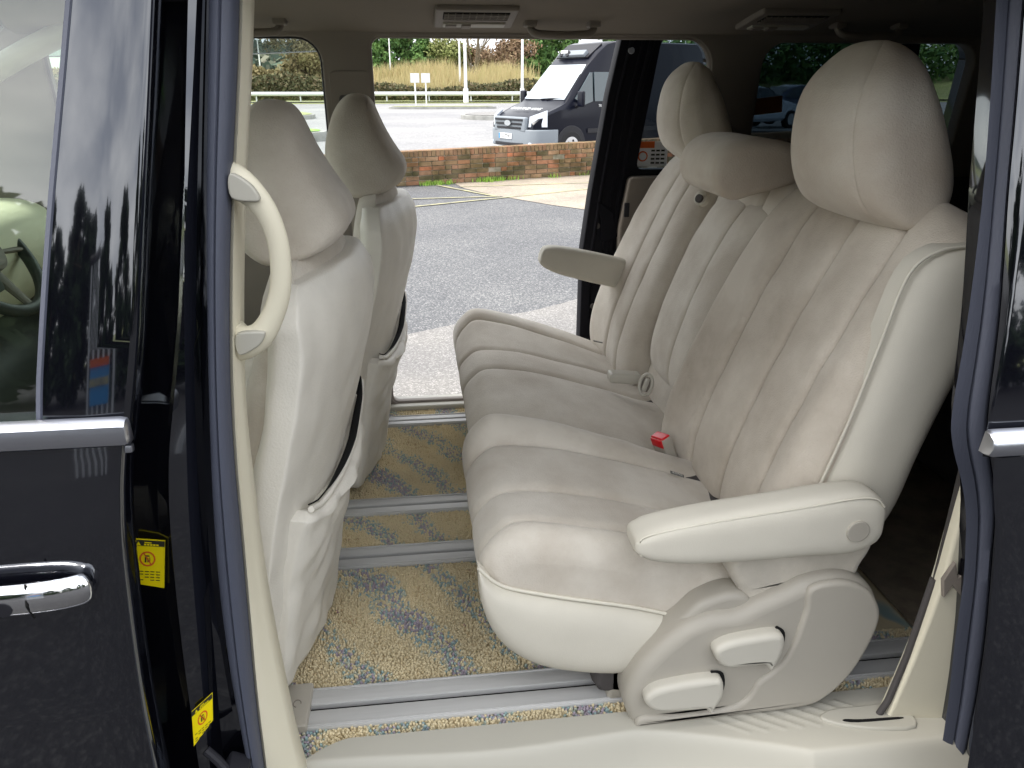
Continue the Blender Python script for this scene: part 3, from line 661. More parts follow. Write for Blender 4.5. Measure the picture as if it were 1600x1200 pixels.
# front of the cabin: dashboard, wheel, screen pillar ----------------------
m = MB(); P = [(-1.75, 1.16), (-1.45, 1.19), (-1.22, 1.20), (-1.12, 1.17), (-1.10, 1.10), (-1.13, 1.0), (-1.18, .92), (-1.28, .80), (-1.30, .45), (-1.75, .45)]
slab(m, P, lambda a, b, d: Vector((a, 1.02+d, b)), 1.52, .03, .03, smooth=4); ds = m.build('dashboard', 'dash_cream', car, 60)
m = MB(); slab(m, [(-1.20, .86), (-1.10, .80), (-1.08, .66), (-1.16, .46), (-1.34, .46), (-1.34, .88)], lambda a, b, d: Vector((a, 1.0+d, b)), 1.55, .03, .03, smooth=4); m.build('lower_dashboard', 'dash_dark', ds)
for (vx, vy, vz, sx) in ((-1.12, 2.10, 1.165, .13), (-1.12, 1.72, 1.15, .11)):
    Rm = Matrix.Rotation(-1.0, 3, 'Y')
    m = MB(); m.box((vx, vy, vz), (.07, sx, .03), Rm, bev=.008); vv = m.build('dash_vent', 'dash_dark', ds)
    m = MB()
    for k in range(5): m.box(Vector((vx, vy, vz))+Rm @ Vector((-.026+k*.013, 0, .016)), (.003, sx*.9, .006), Rm)
    m.build('vent_slats', 'dash_cream', vv)
m = MB(); m.box((-1.07, 1.93, 1.08), (.03, .24, .11), Matrix.Rotation(-.25, 3, 'Y'), bev=.01); sc = m.build('centre_stack', 'dash_dark', ds)
m = MB()
for i in range(3):
    for j in range(4): m.box((-1.052+.006*i, 1.85+j*.05, 1.045+i*.03), (.006, .04, .02), Matrix.Rotation(-.25, 3, 'Y'), bev=.002)
m.build('stack_button', 'trim_grey', sc)
wc = Vector((-1.12, 2.10, 1.12)); ax = Vector((.82, 0, .57)).normalized(); u1 = Vector((0, 1, 0)); u2 = ax.cross(u1)
m = MB(); pts = [wc+u1*math.cos(a)*.185+u2*math.sin(a)*.185 for a in [2*math.pi*k/60 for k in range(61)]]; m.tube(pts, .016, 12, cap=False, up=ax); wh = m.build('steering_wheel', 'dash_dark', car, 60)
m = MB()
for a in (-.2, math.pi+.2, -math.pi/2): m.tube([wc+u1*math.cos(a)*.05-ax*.01+u2*math.sin(a)*.05, wc+u1*math.cos(a)*.18+u2*math.sin(a)*.18], [.024, .014], 10, flat=.5)
m.disc(wc-ax*.0, ax, .07, .05, 30); m.build('wheel_hub', 'trim_grey', wh)
for yy in (2.50, 1.03):
    m = MB(); m.tube(crom([(-1.90, yy, 1.12), (-1.50, yy, 1.36), (-1.15, yy, 1.56), (-.90, yy, 1.68)], 6), .045, 12, flat=.7)
    m.build('windscreen_pillar', 'pale_plastic', car, 60)
V = [(-1.95, 1.0, 1.10), (-1.95, 2.55, 1.10), (-1.04, 2.5, 1.70), (-1.04, 1.05, 1.70)]; mesh('windscreen', V, [(0, 1, 2, 3)], 'glass_clear', car)
m = MB(); m.box((-1.9, 1.8, .70), (.6, 1.7, .72), bev=.08, seg=4); m.build('bonnet', 'black_paint', car)

# ================================================================== SEATS
# front seats ---------------------------------------------------------------
def front_seat(label, base, sgn):
    t = thing('front_seat', base, label, 'car seat', 'front seats of the people carrier')
    cv = lambda y: -.070*(max(0, .04-y)/.35)**1.4-.020*(max(0, y-.14)/.12)**2
    def nar(p, u, v): return Vector((p.x, p.y*(1-.62*(max(0, .46-p.z)/.46)**1.15) if p.y > 0 else p.y, p.z))
    sp = [(-.215, .04, .06, .02), (-.195, .20, .06, .03), (-.170, .36, .065, .035), (-.140, .50, .07, .040), (-.108, .62, .075, .045), (-.085, .74, .07, .055), (-.090, .852, .06, .060)]
    pillow('backrest', sp, -.03, .282, 'suede', t, pu=5, pv=6, nu=50, nv=50, local=True, rnd=(9, 6), shift=nar,
           front=lambda u, v: .035*abs(u)**3*(1-abs(v)), back=lambda u, v: cv(-.03+u*.282)*1.05-.006*(1-max(0, v)**6))
    # hard shell of the back, with the fabric shoulder left free above it
    sp = [(-.215, .055, .045, .066), (-.195, .20, .045, .070), (-.170, .36, .045, .074), (-.140, .50, .045, .076), (-.108, .62, .045, .080), (-.086, .73, .045, .082), (-.084, .818, .045, .074)]
    pillow('back_shell', sp, -.035, .303, 'vinyl', t, pu=7, pv=14, nu=60, nv=50, local=True, back=lambda u, v: .012+cv(-.035+u*.303), wob=.0022, seed=5, rnd=(6, 14),
           shift=lambda p, u, v: nar(p, u, v)+Vector((0, 0, .012*(1-(u+1)/2)*max(0, v)**2)))
    # map pocket
    hem = lambda y: .500-.060*max(0, 1-((y+.02)/.25)**2)-.05*max(0, min(1, (.10-y)/.3))
    sp = [(-.215, .03, .01, .080), (-.197, .17, .01, .088), (-.170, .33, .01, .094), (-.152, .42, .01, .096), (-.138, .50, .01, .096)]
    pk = pillow('map_pocket', sp, -.02, .256, 'vinyl', t, pu=14, pv=24, nu=60, nv=60, local=True, wob=.0045, seed=9, rnd=(6, 40),
           back=lambda u, v: cv(-.02+u*.256)+.008+.010*max(0, v)**4*(1-u*u), shift=lambda p, u, v: nar(Vector((p.x, p.y, p.z-(.50-hem(p.y))*max(0, v)**1.5)), u, v))
    ys_ = [-.255+.470*k/44 for k in range(45)]
    xs_ = [-.034+cv(y)-(.50-hem(y))*.25 for y in ys_]
    m = MB(); m.tube([nar(Vector((x+.004, y, hem(y)-.002)), 0, 0) for x, y in zip(xs_, ys_)], .006, 8); m.build('pocket_hem', 'vinyl', pk, 60, local=True)
    m = MB(); m.tube([nar(Vector((x+.001, y, hem(y)+.007)), 0, 0) for x, y in zip(xs_, ys_)], [.0015+.0065*max(0, 1-((y-.05)/.2)**2) for y in ys_], 8); m.build('pocket_mouth', 'dark_gap', pk, 60, local=True)
    # headrest
    sp = [(-.125, .840, .055, .120), (-.130, .885, .080, .124), (-.135, .95, .085, .098), (-.132, 1.02, .070, .062), (-.122, 1.085, .045, .035)]
    pillow('headrest', sp, 0, .190, 'suede', t, pu=3.4, pv=4.0, nu=50, nv=50, local=True, rnd=(18, 2.6), width=lambda v: 1.0-.50*(v+1)/2,
           useam=(.62, -.62), gd=.003, gw=.003, vseam=())
    for s in (-.06, .06): m = MB(); m.tube([(-.115, s, .80), (-.13, s, .90)], .006); m.build('headrest_post', 'chrome_satin', t, 60, local=True)
    # cushion
    m = MB(); P = [(-.18, .34), (-.30, .33), (-.55, .36), (-.66, .36), (-.70, .30), (-.68, .20), (-.60, .14), (-.30, .14), (-.18, .18), (-.14, .26)]
    slab(m, P, lambda a, b, d: Vector((a, -.26+d, b)), .52, .05, .05, smooth=4); m.build('cushion', 'suede', t, 60, local=True)
    m = MB(); P = [(-.10, .42), (-.155, .30), (-.19, .20), (-.19, .06), (-.30, .02), (-.60, .03), (-.62, .14), (-.30, .22), (-.20, .36), (-.14, .47)]
    slab(m, [(p[0]+.055, p[1]) for p in P], lambda a, b, d: Vector((a, .215+d, b)), .05, .01, .01, smooth=3); m.build('side_cover', 'trim_grey', t, 60, local=True)
    m = MB(); m.box((-.055, .236, .47), (.014, .012, .045), bev=.003); m.tube([(-.09, .20, .52), (-.05, .24, .51), (-.05, .25, .49)], .006); m.build('shell_clip', 'trim_dark', t, 60, local=True)
    m = MB(); m.box((-.42, 0, .05), (.40, .40, .10), bev=.02); m.build('seat_base', 'trim_dark', t, 60, local=True)
    return t
front_seat('cream front seat with map pocket beside the grab handle', (-.10, 1.42, FL-.012), 1)
front_seat('far front seat with shaded headrest in front of the brown pillar', (-.01, 2.19, FL-.012), -1)

# second row -----------------------------------------------------------------
def cushion(name, parent, y0, y1, prof_fn, seams, hump, m_, ny=90, rnd=.035, sidemat=None, p=3.0, gd=.012, gw=.0034):
    """seat cushion: XZ profile swept along Y; prof_fn(f) -> points for width fraction f"""
    yc, hw = (y0+y1)/2, (y1-y0)/2; ys = []
    n = ny
    for i in range(n+1): ys.append(y0+rnd+(y1-y0-2*rnd)*i/n)
    for k in range(1, 8):
        q = math.pi/2*k/7; ys += [y0+rnd-rnd*math.sin(q), y1-rnd+rnd*math.sin(q)]
    for s in seams: ys += [s+gw*f for f in (-2.5, -1.6, -1, -.5, 0, .5, 1, 1.6, 2.5)]
    ys = sorted(set(round(v, 5) for v in ys)); V = []; F = []; K = None
    for y in ys:
        P = prof_fn((y-y0)/(y1-y0)); K = len(P); d = max(0, y0+rnd-y, y-(y1-rnd)); ins = rnd-math.sqrt(max(0, rnd*rnd-d*d))
        N = []
        for i in range(K):
            e = (P[(i+1) % K]-P[i-1]); e.normalize(); N.append(Vector((-e.y, e.x, 0)))
        g = sum(-gd*math.exp(-((y-s)/gw)**2)-gd*.6*math.exp(-((y-s)/gw/4)**2) for s in seams)
        # pads bulge between seams
        al = sorted([y0]+list(seams)+[y1]); 
        for a, b in zip(al, al[1:]):
            if a <= y <= b: g += .0045*max(0, math.sin(math.pi*(y-a)/(b-a)))**.6
        for i in range(K):
            pnt = P[i]; nn = N[i]; top = max(0, min(1, (-nn.y-.1)/.5)) if False else max(0, min(1, (nn.y*-1+.0)))
            up = max(0, -nn.y) ; frontness = max(0, nn.x)*.9
            fac = min(1, up+frontness)
            h = hump(y, pnt.x)*up**.5 if up > .05 else 0
            q = pnt+nn*ins-nn*g*fac; q = q+Vector((0, h, 0))
            w_ = mnoise.noise(Vector((q.x*9, y*9, q.y*9)))*.003
            V.append(Vector((q.x, y, q.y+w_)))
    m = len(ys)
    for j in range(m-1):
        for i in range(K): a = j*K+i; b = j*K+(i+1) % K; F.append((a, b, b+K, a+K))
    F.append(tuple(range(K-1, -1, -1))); F.append(tuple((m-1)*K+i for i in range(K)))
    return mesh(name, V, F, m_, parent, 55)
def prof(top0, depth, nose=0, rear=.0):
    # clockwise seen from -Y (x right, z up) so inward normal is (-ey, ex)
    P = [(.150, top0+.002), (.105, top0-.020), (.078, top0-.060), (.082, top0-.115), (.105, top0-.185), (.15, top0-.235), (.22, top0-.268), (.34, top0-.285), (.42, top0-.262), (.50, top0-.210), (.60, top0-.200), (.74, top0-.20),
         (.76, top0-.165), (.72, top0-.140), (.62, top0-.112), (.50, top0-.072), (.36, top0-.032), (.25, top0-.008)]
    return [Vector((x, z, 0)) for x, z in P]
def mkprof(top0, sh=0): 
    base = crom([Vector((q.x+sh*max(0, 1-max(0, q.x-.1)/.45), q.y, 0)) for q in prof(top0, 0)], 6, True)
    return lambda f: base
def hump_near(y, x):
    fx = max(0, 1-max(0, x-.12)/.50)
    h = .018*bumpf(y, 1.155, .06)*fx + .042*bumpf(y, 1.590, .045)*fx*(1 if x < .5 else .6) 
    return h - .010*bumpf(y, 1.40, .12)
ns = thing('rear_seat', (.45, 1.42, FL), 'near single second row seat with grey side cover and levers', 'car seat')
cushion('cushion', ns, 1.115, 1.648, mkprof(.775, .008), (1.185, 1.335, 1.530), hump_near, 'suede', rnd=.045)
# side face of the cushion in plain vinyl, bounded by the welt
P = [(.078,.742),(.105,.712),(.142,.692),(.24,.664),(.352,.636),(.44,.608),(.500,.592)]
Pb = [(.078,.730),(.082,.670),(.105,.600),(.150,.545),(.22,.508),(.337,.486),(.40,.508),(.46,.553),(.500,.582)]
m = MB(); lens(m, P, Pb, 1.088, .05); m.build('cushion_side', 'suede_side', ns, 60)
m = MB(); m.tube(crom([(a, 1.112, b+.002) for a, b in P], 6), .0035, 8); m.build('piping', 'piping', ns, 60)
# backrest
def spineB(off=0, t=1.0):
    return [(.698+off, .575, .084, .07), (.715+off, .72, .088, .08), (.765+off, .88, .088, .08), (.825+off, 1.05, .080, .075), (.885+off, 1.20, .070, .065), (.925+off, 1.29, .058, .055), (.945+off, 1.335, .045, .045)]
def fr_near(u, v):
    vv = (v+1)/2
    bol = .040*abs(u)**6*0 + .035*bumpf(u, -.86, .16)*(1-vv*.7)+.040*bumpf(u, .84, .20)*(1-vv*.8)
    al = [-1, -.60, -.12, .40, 1]; g = 0
    for a, b in zip(al, al[1:]):
        if a <= u <= b: g = .005*max(0, math.sin(math.pi*(u-a)/(b-a)))**.6
    return bol+g-.008*bumpf(u, 0, .5)
pillow('backrest', spineB(), 1.465, .335, 'suede_back', ns, pu=4.5, pv=5, nu=110, nv=60, useam=(-.60, -.12, .40), front=fr_near, width=lambda v: 1-.10*max(0, v)**3,
       gd=.012, gw=.0034, shift=lambda p, u, v: Vector((p.x+.02*max(0, -u)**4*max(0, v), p.y, p.z-.025*abs(u)**3*max(0, v)**2)))
# side panel of the backrest
Pf = [(.655,.665),(.662,.74),(.69,.84),(.73,.98),(.765,1.12),(.797,1.225),(.84,1.264),(.905,1.276),(.960,1.292)]
Pr = [(.70,.655),(.78,.68),(.845,.78),(.875,.90),(.905,1.0),(.935,1.08),(.962,1.16),(.985,1.24),(.980,1.285)]
m = MB(); lens(m, Pf, Pr, 1.108, .07, yf=lambda x, z: .125*max(0, z-.9)**2); m.build('backrest_side', 'suede_side', ns, 60)
m = MB(); m.tube(crom([(a-.002, 1.128+.25*max(0, b-.9)**2*.5, b+.002) for a, b in [(.965,1.285), (.905,1.272),(.84,1.264),(.793,1.227),(.762,1.12),(.727,.98),(.687,.84),(.652,.72)]], 6), .003, 8); m.build('piping', 'piping', ns, 60)
# headrest
sp = [(.868, 1.276, .060, .110), (.862, 1.32, .098, .118), (.850, 1.40, .116, .102), (.838, 1.49, .105, .074), (.838, 1.56, .070, .048), (.842, 1.590, .045, .035)]
hr = pillow('headrest', sp, 1.425, .172, 'suede_worn', ns, pu=3.3, pv=3.4, nu=70, nv=60, rnd=(18, 2.8), width=lambda v: 1.0-.18*(v+1)/2, useam=(-.72, .72), gd=.003, gw=.003,
       front=lambda u, v: -.02*u*u)
for s in (1.36, 1.47): m = MB(); m.tube([(.905, s, 1.20), (.905, s, 1.32)], .006); m.build('headrest_post', 'chrome_satin', ns, 60)
# armrest
sp = [(.332, .812, .020, .024), (.37, .811, .034, .038), (.46, .812, .047, .049), (.56, .817, .053, .055), (.66, .822, .060, .060), (.72, .824, .064, .064), (.765, .825, .060, .060)]
ar = pillow('armrest', sp, 1.071, .037, 'suede_side', ns, pu=3.6, pv=5.5, nu=24, nv=60, rnd=(12, 12), wob=.0006)
m = MB(); m.disc((.713, 1.034, .818), (0, -1, 0), .020, .008, 36); m.build('armrest_button', 'cover_plastic', ar)
m = MB(); m.tube(crom([(a, 1.040, b-.0) for a, b in [(.342,.795), (.340,.815),(.352,.833),(.463,.850),(.614,.866),(.700,.877),(.740,.874),(.758,.858)]], 6), .0018, 6); m.build('piping', 'piping', ar, 60)
m = MB(); m.tube([(.715, 1.09, .82), (.715, 1.15, .82)], .03, 20); m.build('armrest_pivot', 'cover_plastic', ns)
# fabric skirt under the armrest
m = MB(); P = [(.53,.755),(.76,.775),(.765,.71),(.745,.678),(.70,.688),(.64,.672),(.60,.640),(.575,.632),(.55,.66)]
slab(m, P, lambda a, b, d: Vector((a, 1.075+d, b)), .08, .02, .01, seg=5, smooth=5); m.build('seat_skirt', 'suede_dark', ns, 60)
m = MB(); m.box((.742, 1.070, .672), (.020, .006, .030), Matrix.Rotation(.3, 3, 'Y'), bev=.002); m.build('pull_tab', 'piping', ns)
# recliner side cover
P = [(.350,.425),(.337,.477),(.352,.535),(.385,.583),(.432,.627),(.479,.648),(.530,.652),(.570,.672),(.620,.694),(.650,.709),(.700,.716),(.745,.705),(.780,.677),(.800,.630),(.793,.571),(.765,.498),(.722,.446),(.670,.428),(.515,.424),(.371,.420)]
m = MB(); slab(m, P, lambda a, b, d: Vector((a, 1.048+d, b)), .075, .024, .008, seg=8, smooth=5); cv = m.build('side_cover', 'cover_plastic', ns, 60)
# raised ridge and recesses
def inflate(poly, k): 
    c = Vector((sum(p[0] for p in poly)/len(poly), sum(p[1] for p in poly)/len(poly))); return [((p[0]-c.x)*k+c.x, (p[1]-c.y)*k+c.y) for p in poly]
L1 = [(.364,.499),(.386,.522),(.441,.531),(.485,.533),(.505,.527),(.510,.492),(.493,.456),(.485,.458),(.478,.464),(.447,.464),(.385,.472)]
L2 = [(.483,.592),(.504,.611),(.552,.619),(.596,.621),(.611,.607),(.611,.576),(.596,.542),(.588,.545),(.580,.553),(.555,.554),(.505,.557)]
for L in (L1, L2):
    e_ = [p for p in L if p[0] > max(q[0] for q in L)-.022]; e_ = [(L[k][0]+.0035, 1.0455, L[k][1]) for k in range(3, 7)] if L is L1 else [(L[k][0]+.0035, 1.0455, L[k][1]) for k in range(3, 8)]
    m = MB(); m.tube(crom(e_, 4), .0042, 8, flat=.5, up=Vector((0, 1, 0))); m.build('lever_gap', 'dark_gap', cv, 60)
    m = MB(); slab(m, L, lambda a, b, d: Vector((a, 1.024+.04*max(0, .5)*0+d, b)), .026, .012, .002, seg=6, smooth=4); m.build('lever', 'lever_plastic', cv, 60)
P = [(.652,.700),(.648,.655),(.640,.60),(.626,.552),(.604,.522),(.580,.502),(.564,.468),(.530,.448),(.44,.441),(.372,.446),(.356,.430),(.375,.4235),(.515,.4275),(.668,.432),(.718,.450),(.760,.501),(.787,.572),(.794,.630),(.774,.674),(.742,.700),(.700,.711)]
m = MB(); slab(m, P, lambda a, b, d: Vector((a, 1.0405+.02*0+d, b)), .012, .0085, .001, seg=6, smooth=6); m.build('cover_dome', 'cover_plastic', cv, 60)
m = MB(); P = [(.41, .60), (.44, .635), (.47, .665), (.52, .680), (.556, .672), (.56, .64), (.50, .62)]; slab(m, P, lambda a, b, d: Vector((a, 1.07+d, b)), .05, .014, .004, smooth=4); m.build('hinge_cover', 'cover_plastic', cv, 60)
m = MB(); slab(m, [(.30,.50),(.36,.56),(.45,.62),(.60,.66),(.74,.62),(.72,.46),(.34,.43)], lambda a, b, d: Vector((a, 1.115+d, b)), .50, .02, .02, smooth=4); m.build('seat_frame', 'trim_dark', ns, 60)
m = MB(); m.box((.345, 1.165, .463), (.05, .10, .085), bev=.01, seg=3); m.build('rail_foot', 'cover_plastic', ns, 60)
# isofix tag, buckle
fr = frame((.535, 1.500, .738), (.97, -.14, -.25), (0, 1, .05))
def isofix(par, o, xd, yd):
    M = frame(o, xd, yd); mm = MB(); mm.add([M @ Vector(p) for p in ((-.016, -.005, 0), (.016, -.005, 0), (.016, .005, 0), (-.016, .005, 0), (-.016, -.005, .0016), (.016, -.005, .0016), (.016, .005, .0016), (-.016, .005, .0016))], [(0, 3, 2, 1), (4, 5, 6, 7), (0, 1, 5, 4), (1, 2, 6, 5), (2, 3, 7, 6), (3, 0, 4, 7)])
    o_ = mm.build('isofix_tag', 'tag_dark', par); text('tag_print', 'ISOFIX', .0088, 'tag_text', o_, M @ Matrix.Translation((0, 0, .0018)), .0002)
# far double seat --------------------------------------------------------------
fs = thing('rear_seat', (.45, 2.13, FL), 'far double second row seat with folding centre armrest and small middle headrest', 'car seat')
def hump_far(y, x):
    fx = max(0, 1-max(0, x-.12)/.55)
    return .040*bumpf(y, 2.53, .10)*max(0, 1-max(0, x-.2)/.42) - .042*bumpf(y, 1.68, .10)*(.5+.5*fx) + .006*bumpf(y, 2.0, .06) - .01*bumpf(y, 2.3, .1)
cushion('cushion', fs, 1.670, 2.640, mkprof(.752, .036), (2.08, 2.28, 2.48), hump_far, 'suede', ny=130)
# centre backrest (folds down as an armrest)
def fr_mid(u, v): return .008*abs(math.sin(math.pi*(u+1)/1))*.5+.004
sp = [(.735, .700, .060, .06), (.755, .80, .068, .06), (.80, .95, .068, .06), (.85, 1.09, .06, .055), (.895, 1.20, .045, .05), (.905, 1.225, .03, .04)]
pillow('centre_armrest', sp, 1.990, .185, 'suede', fs, pu=5, pv=5, nu=60, nv=50, useam=(-.15,), front=fr_mid)
sp = [(.712, .600, .050, .06), (.750, .72, .050, .07), (.806, .88, .050, .075), (.866, 1.05, .050, .075), (.918, 1.21, .055, .07), (.945, 1.31, .045, .055), (.955, 1.335, .03, .04)]
pillow('centre_backrest', sp, 1.995, .205, 'suede', fs, pu=6, pv=5, nu=60, nv=50, useam=(-.5,))
def fr_far(u, v):
    vv = (v+1)/2
    al = [-1, -.45, .15, 1]; g = 0
    for a, b in zip(al, al[1:]):
        if a <= u <= b: g = .005*max(0, math.sin(math.pi*(u-a)/(b-a)))**.6
    return .050*bumpf(u, .90, .28)*(1-vv*.75)*(1-bumpf(vv, 0, .15)*.3)+g
pillow('backrest', spineB(.0), 2.415, .225, 'suede', fs, pu=4.5, pv=5, nu=80, nv=60, useam=(-.45, .15), front=fr_far, width=lambda v: 1-.12*max(0, v)**3,
       shift=lambda p, u, v: Vector((p.x, p.y, p.z-.030*abs(u)**3*max(0, v)**2)))
# headrests
sp = [(.835, 1.305, .055, .075), (.830, 1.355, .085, .090), (.815, 1.43, .092, .080), (.805, 1.50, .075, .060), (.810, 1.555, .050, .045), (.815, 1.575, .03, .03)]
pillow('headrest', sp, 2.31, .150, 'suede', fs, pu=3.3, pv=3.4, nu=50, nv=50, rnd=(18, 2.8), width=lambda v: 1.0-.18*(v+1)/2, useam=(-.72, .72), gd=.003, gw=.003, front=lambda u, v: -.02*u*u)
m = MB(); P = [(.735,1.272),(.708,1.295),(.698,1.335),(.712,1.375),(.750,1.402),(.810,1.408),(.880,1.398),(.935,1.375),(.955,1.345),(.930,1.312),(.860,1.290),(.800,1.275),(.765,1.266)]
slab(m, P, lambda a, b, d: Vector((a, 1.792+d, b-.012*((d-.135)/.135)**2)), .270, .022, .03, seg=8, smooth=8); m.build('centre_headrest', 'suede_worn', fs, 60)
for s in (2.26, 2.36): m = MB(); m.tube([(.90, s, 1.24), (.87, s, 1.36)], .006); m.build('headrest_post', 'chrome_satin', fs, 60)
# release loop below the small headrest
m = MB(); m.disc((.760, 2.02, 1.232), (-.8, -.5, .35), .020, .022, 24, bev=.35); lp = m.build('release_strap', 'suede_side', fs, 60)
m = MB(); m.disc((.748, 2.007, 1.234), (-.8, -.5, .35), .011, .008, 20); m.build('strap_hole', 'trim_dark', lp)
# cup / latch ring at the root of the centre armrest
c0 = Vector((.625, 1.970, .722)); nn = Vector((-.75, -.55, .3)).normalized(); a1 = nn.cross(Vector((0, 0, 1))).normalized(); a2 = nn.cross(a1)
m = MB(); m.tube([c0+a1*math.cos(q)*.021+a2*math.sin(q)*.030 for q in [2*math.pi*k/30 for k in range(31)]], .005, 8, cap=False, up=nn); rg = m.build('armrest_catch', 'lever_plastic', fs, 60)
m = MB(); m.disc(c0-nn*.006, nn, .021, .006, 24); m.build('catch_recess', 'trim_grey', rg); m = MB(); m.box(c0, (.012, .014, .04), Matrix.Rotation(.3, 3, 'Y'), bev=.004); m.build('catch_tongue', 'lever_plastic', rg)
# buckles
m = MB(); m.box((.585, 2.055, .715), (.095, .045, .030), Matrix.Rotation(.10, 3, 'Y'), bev=.009, seg=3); m.build('belt_buckle', 'lever_plastic', fs, 60)
Rb = Matrix.Rotation(-.35, 3, 'Y') @ Matrix.Rotation(.45, 3, 'Z')
m = MB(); m.box((.585, 1.655, .672), (.030, .048, .085), Rb, bev=.006, seg=3); bk = m.build('belt_buckle', 'cover_plastic', ns, 60)
m = MB(); c1 = Vector((.585, 1.655, .672)); m.box(c1+Rb @ Vector((0, 0, .040)), (.026, .044, .010), Rb, bev=.004, seg=3); m.box(c1+Rb @ Vector((-.014, 0, .030)), (.006, .040, .022), Rb, bev=.002, seg=2); rb = m.build('release_button', 'red_button', bk, 60)
# far armrest
sp = [(.405, .985, .042, .042), (.47, .967, .046, .048), (.60, .935, .050, .052), (.72, .905, .050, .050), (.83, .885, .05, .05)]
fa = pillow('armrest', sp, 2.525, .032, 'suede_side', fs, pu=3.6, pv=5, nu=24, nv=50, rnd=(12, 12), wob=.0006)
isofix(ns, (.560, 1.490, .6935), (.94, -.2, -.30), (0, 1, .15))
isofix(fs, (.60, 2.46, .690), (.96, -.1, -.22), (0, 1, .10))
m = MB(); slab(m, [(.30,.46),(.36,.56),(.45,.60),(.60,.62),(.74,.60),(.72,.44),(.34,.43)], lambda a, b, d: Vector((a, 1.70+d, b)), .86, .02, .02, smooth=4); m.build('seat_frame', 'trim_dark', fs, 60)

# ================================================================== OUTSIDE
def leaf_mat(name, stops, rough=.85):
    m = bpy.data.materials.new(name); m.use_nodes = True; t = m.node_tree; b = t.nodes['Principled BSDF']; b.inputs['Roughness'].default_value = rough; b.inputs['Specular IOR Level'].default_value = .15
    a = t.nodes.new('ShaderNodeAttribute'); a.attribute_name = 'rnd'; r = t.nodes.new('ShaderNodeValToRGB'); e = r.color_ramp.elements
    e[0].position = 0; e[0].color = (*stops[0], 1); e[1].position = 1; e[1].color = (*stops[-1], 1)
    for i, s in enumerate(stops[1:-1]): q = e.new((i+1)/(len(stops)-1)); q.color = (*s, 1)
    t.links.new(a.outputs['Fac'], r.inputs[0]); t.links.new(r.outputs[0], b.inputs['Base Color']); MAT[name] = m
leaf_mat('conifer_leaf', [(.05, .11, .04), (.10, .19, .06), (.17, .27, .08)])
leaf_mat('autumn_leaf', [(.16, .15, .07), (.24, .20, .10), (.30, .24, .13)])
leaf_mat('bramble_leaf', [(.05, .055, .03), (.12, .12, .06), (.17, .13, .08)])
leaf_mat('reed_blade', [(.42, .34, .17), (.58, .48, .27), (.40, .40, .18)])
leaf_mat('grass_blade', [(.16, .34, .04), (.26, .44, .07), (.34, .42, .12)])
leaf_mat('bark', [(.16, .13, .09), (.24, .20, .14)])
def ground_mat(name, c1, c2, sp, rough=.7, cs=140, bump=.6, big=.5, big2=None, crack=0):
    m = bpy.data.materials.new(name); m.use_nodes = True; t = m.node_tree; b = t.nodes['Principled BSDF']; b.inputs['Roughness'].default_value = rough; b.inputs['Specular IOR Level'].default_value = .35
    tcn = t.nodes.new('ShaderNodeTexCoord'); v = t.nodes.new('ShaderNodeTexVoronoi'); v.inputs['Scale'].default_value = cs; t.links.new(tcn.outputs['Object'], v.inputs['Vector'])
    r = t.nodes.new('ShaderNodeValToRGB'); e = r.color_ramp.elements; e[0].position = .1; e[0].color = (*c1, 1); e[1].position = .75; e[1].color = (*c2, 1); q = e.new(.93); q.color = (*sp, 1)
    sx = t.nodes.new('ShaderNodeSeparateColor'); t.links.new(v.outputs['Color'], sx.inputs[0]); t.links.new(sx.outputs[0], r.inputs[0])
    n = t.nodes.new('ShaderNodeTexNoise'); n.inputs['Scale'].default_value = big; n.inputs['Detail'].default_value = 7; n.inputs['Roughness'].default_value = .65; t.links.new(tcn.outputs['Object'], n.inputs['Vector'])
    r2 = t.nodes.new('ShaderNodeValToRGB'); r2.color_ramp.elements[0].position = .35; r2.color_ramp.elements[1].position = .68; r2.color_ramp.elements[0].color = (.72, .72, .74, 1); r2.color_ramp.elements[1].color = (1.12, 1.1, 1.06, 1)
    t.links.new(n.outputs['Fac'], r2.inputs[0]); mxx = t.nodes.new('ShaderNodeMix'); mxx.data_type = 'RGBA'; mxx.blend_type = 'MULTIPLY'; mxx.inputs[0].default_value = 1
    t.links.new(r.outputs[0], mxx.inputs[6]); t.links.new(r2.outputs[0], mxx.inputs[7]); t.links.new(mxx.outputs[2], b.inputs['Base Color'])
    bp = t.nodes.new('ShaderNodeBump'); bp.inputs['Strength'].default_value = bump; bp.inputs['Distance'].default_value = .006; t.links.new(v.outputs['Distance'], bp.inputs['Height']); t.links.new(bp.outputs[0], b.inputs['Normal']); MAT[name] = m
ground_mat('tarmac', (.072, .075, .082), (.125, .13, .134), (.28, .28, .28), cs=120, bump=.5)
ground_mat('gravel_concrete', (.17, .166, .158), (.235, .228, .22), (.36, .35, .335), cs=130)
ground_mat('sandy_concrete', (.29, .25, .20), (.35, .30, .235), (.42, .37, .30), cs=60, big=1.2)
ground_mat('road_asphalt', (.215, .215, .22), (.26, .26, .26), (.34, .34, .34), cs=20, big=.12)
ground_mat('verge_soil', (.22, .25, .09), (.30, .34, .12), (.4, .38, .2), cs=8)
ground_mat('shaded_yard', (.014, .014, .016), (.024, .024, .026), (.055, .055, .055), cs=85)  # tarmac with shade put into its colour, so the door reflects it dark
mat('yellow_line', (.42, .39, .22), .8, .2, var=.45, vscale=5, col2=(.20, .195, .16))
mat('white_line', (.7, .7, .7), .8, .2, var=.3, vscale=4)
mat('kerb_stone', (.33, .33, .31), .85, .2, var=.3, vscale=3, bump=.4, bscale=30)
mat('mortar', (.34, .30, .24), .95, .1, var=.5, vscale=4, col2=(.12, .12, .08))
mat('galvanised', (.62, .64, .66), .5, .4, metal=.3)
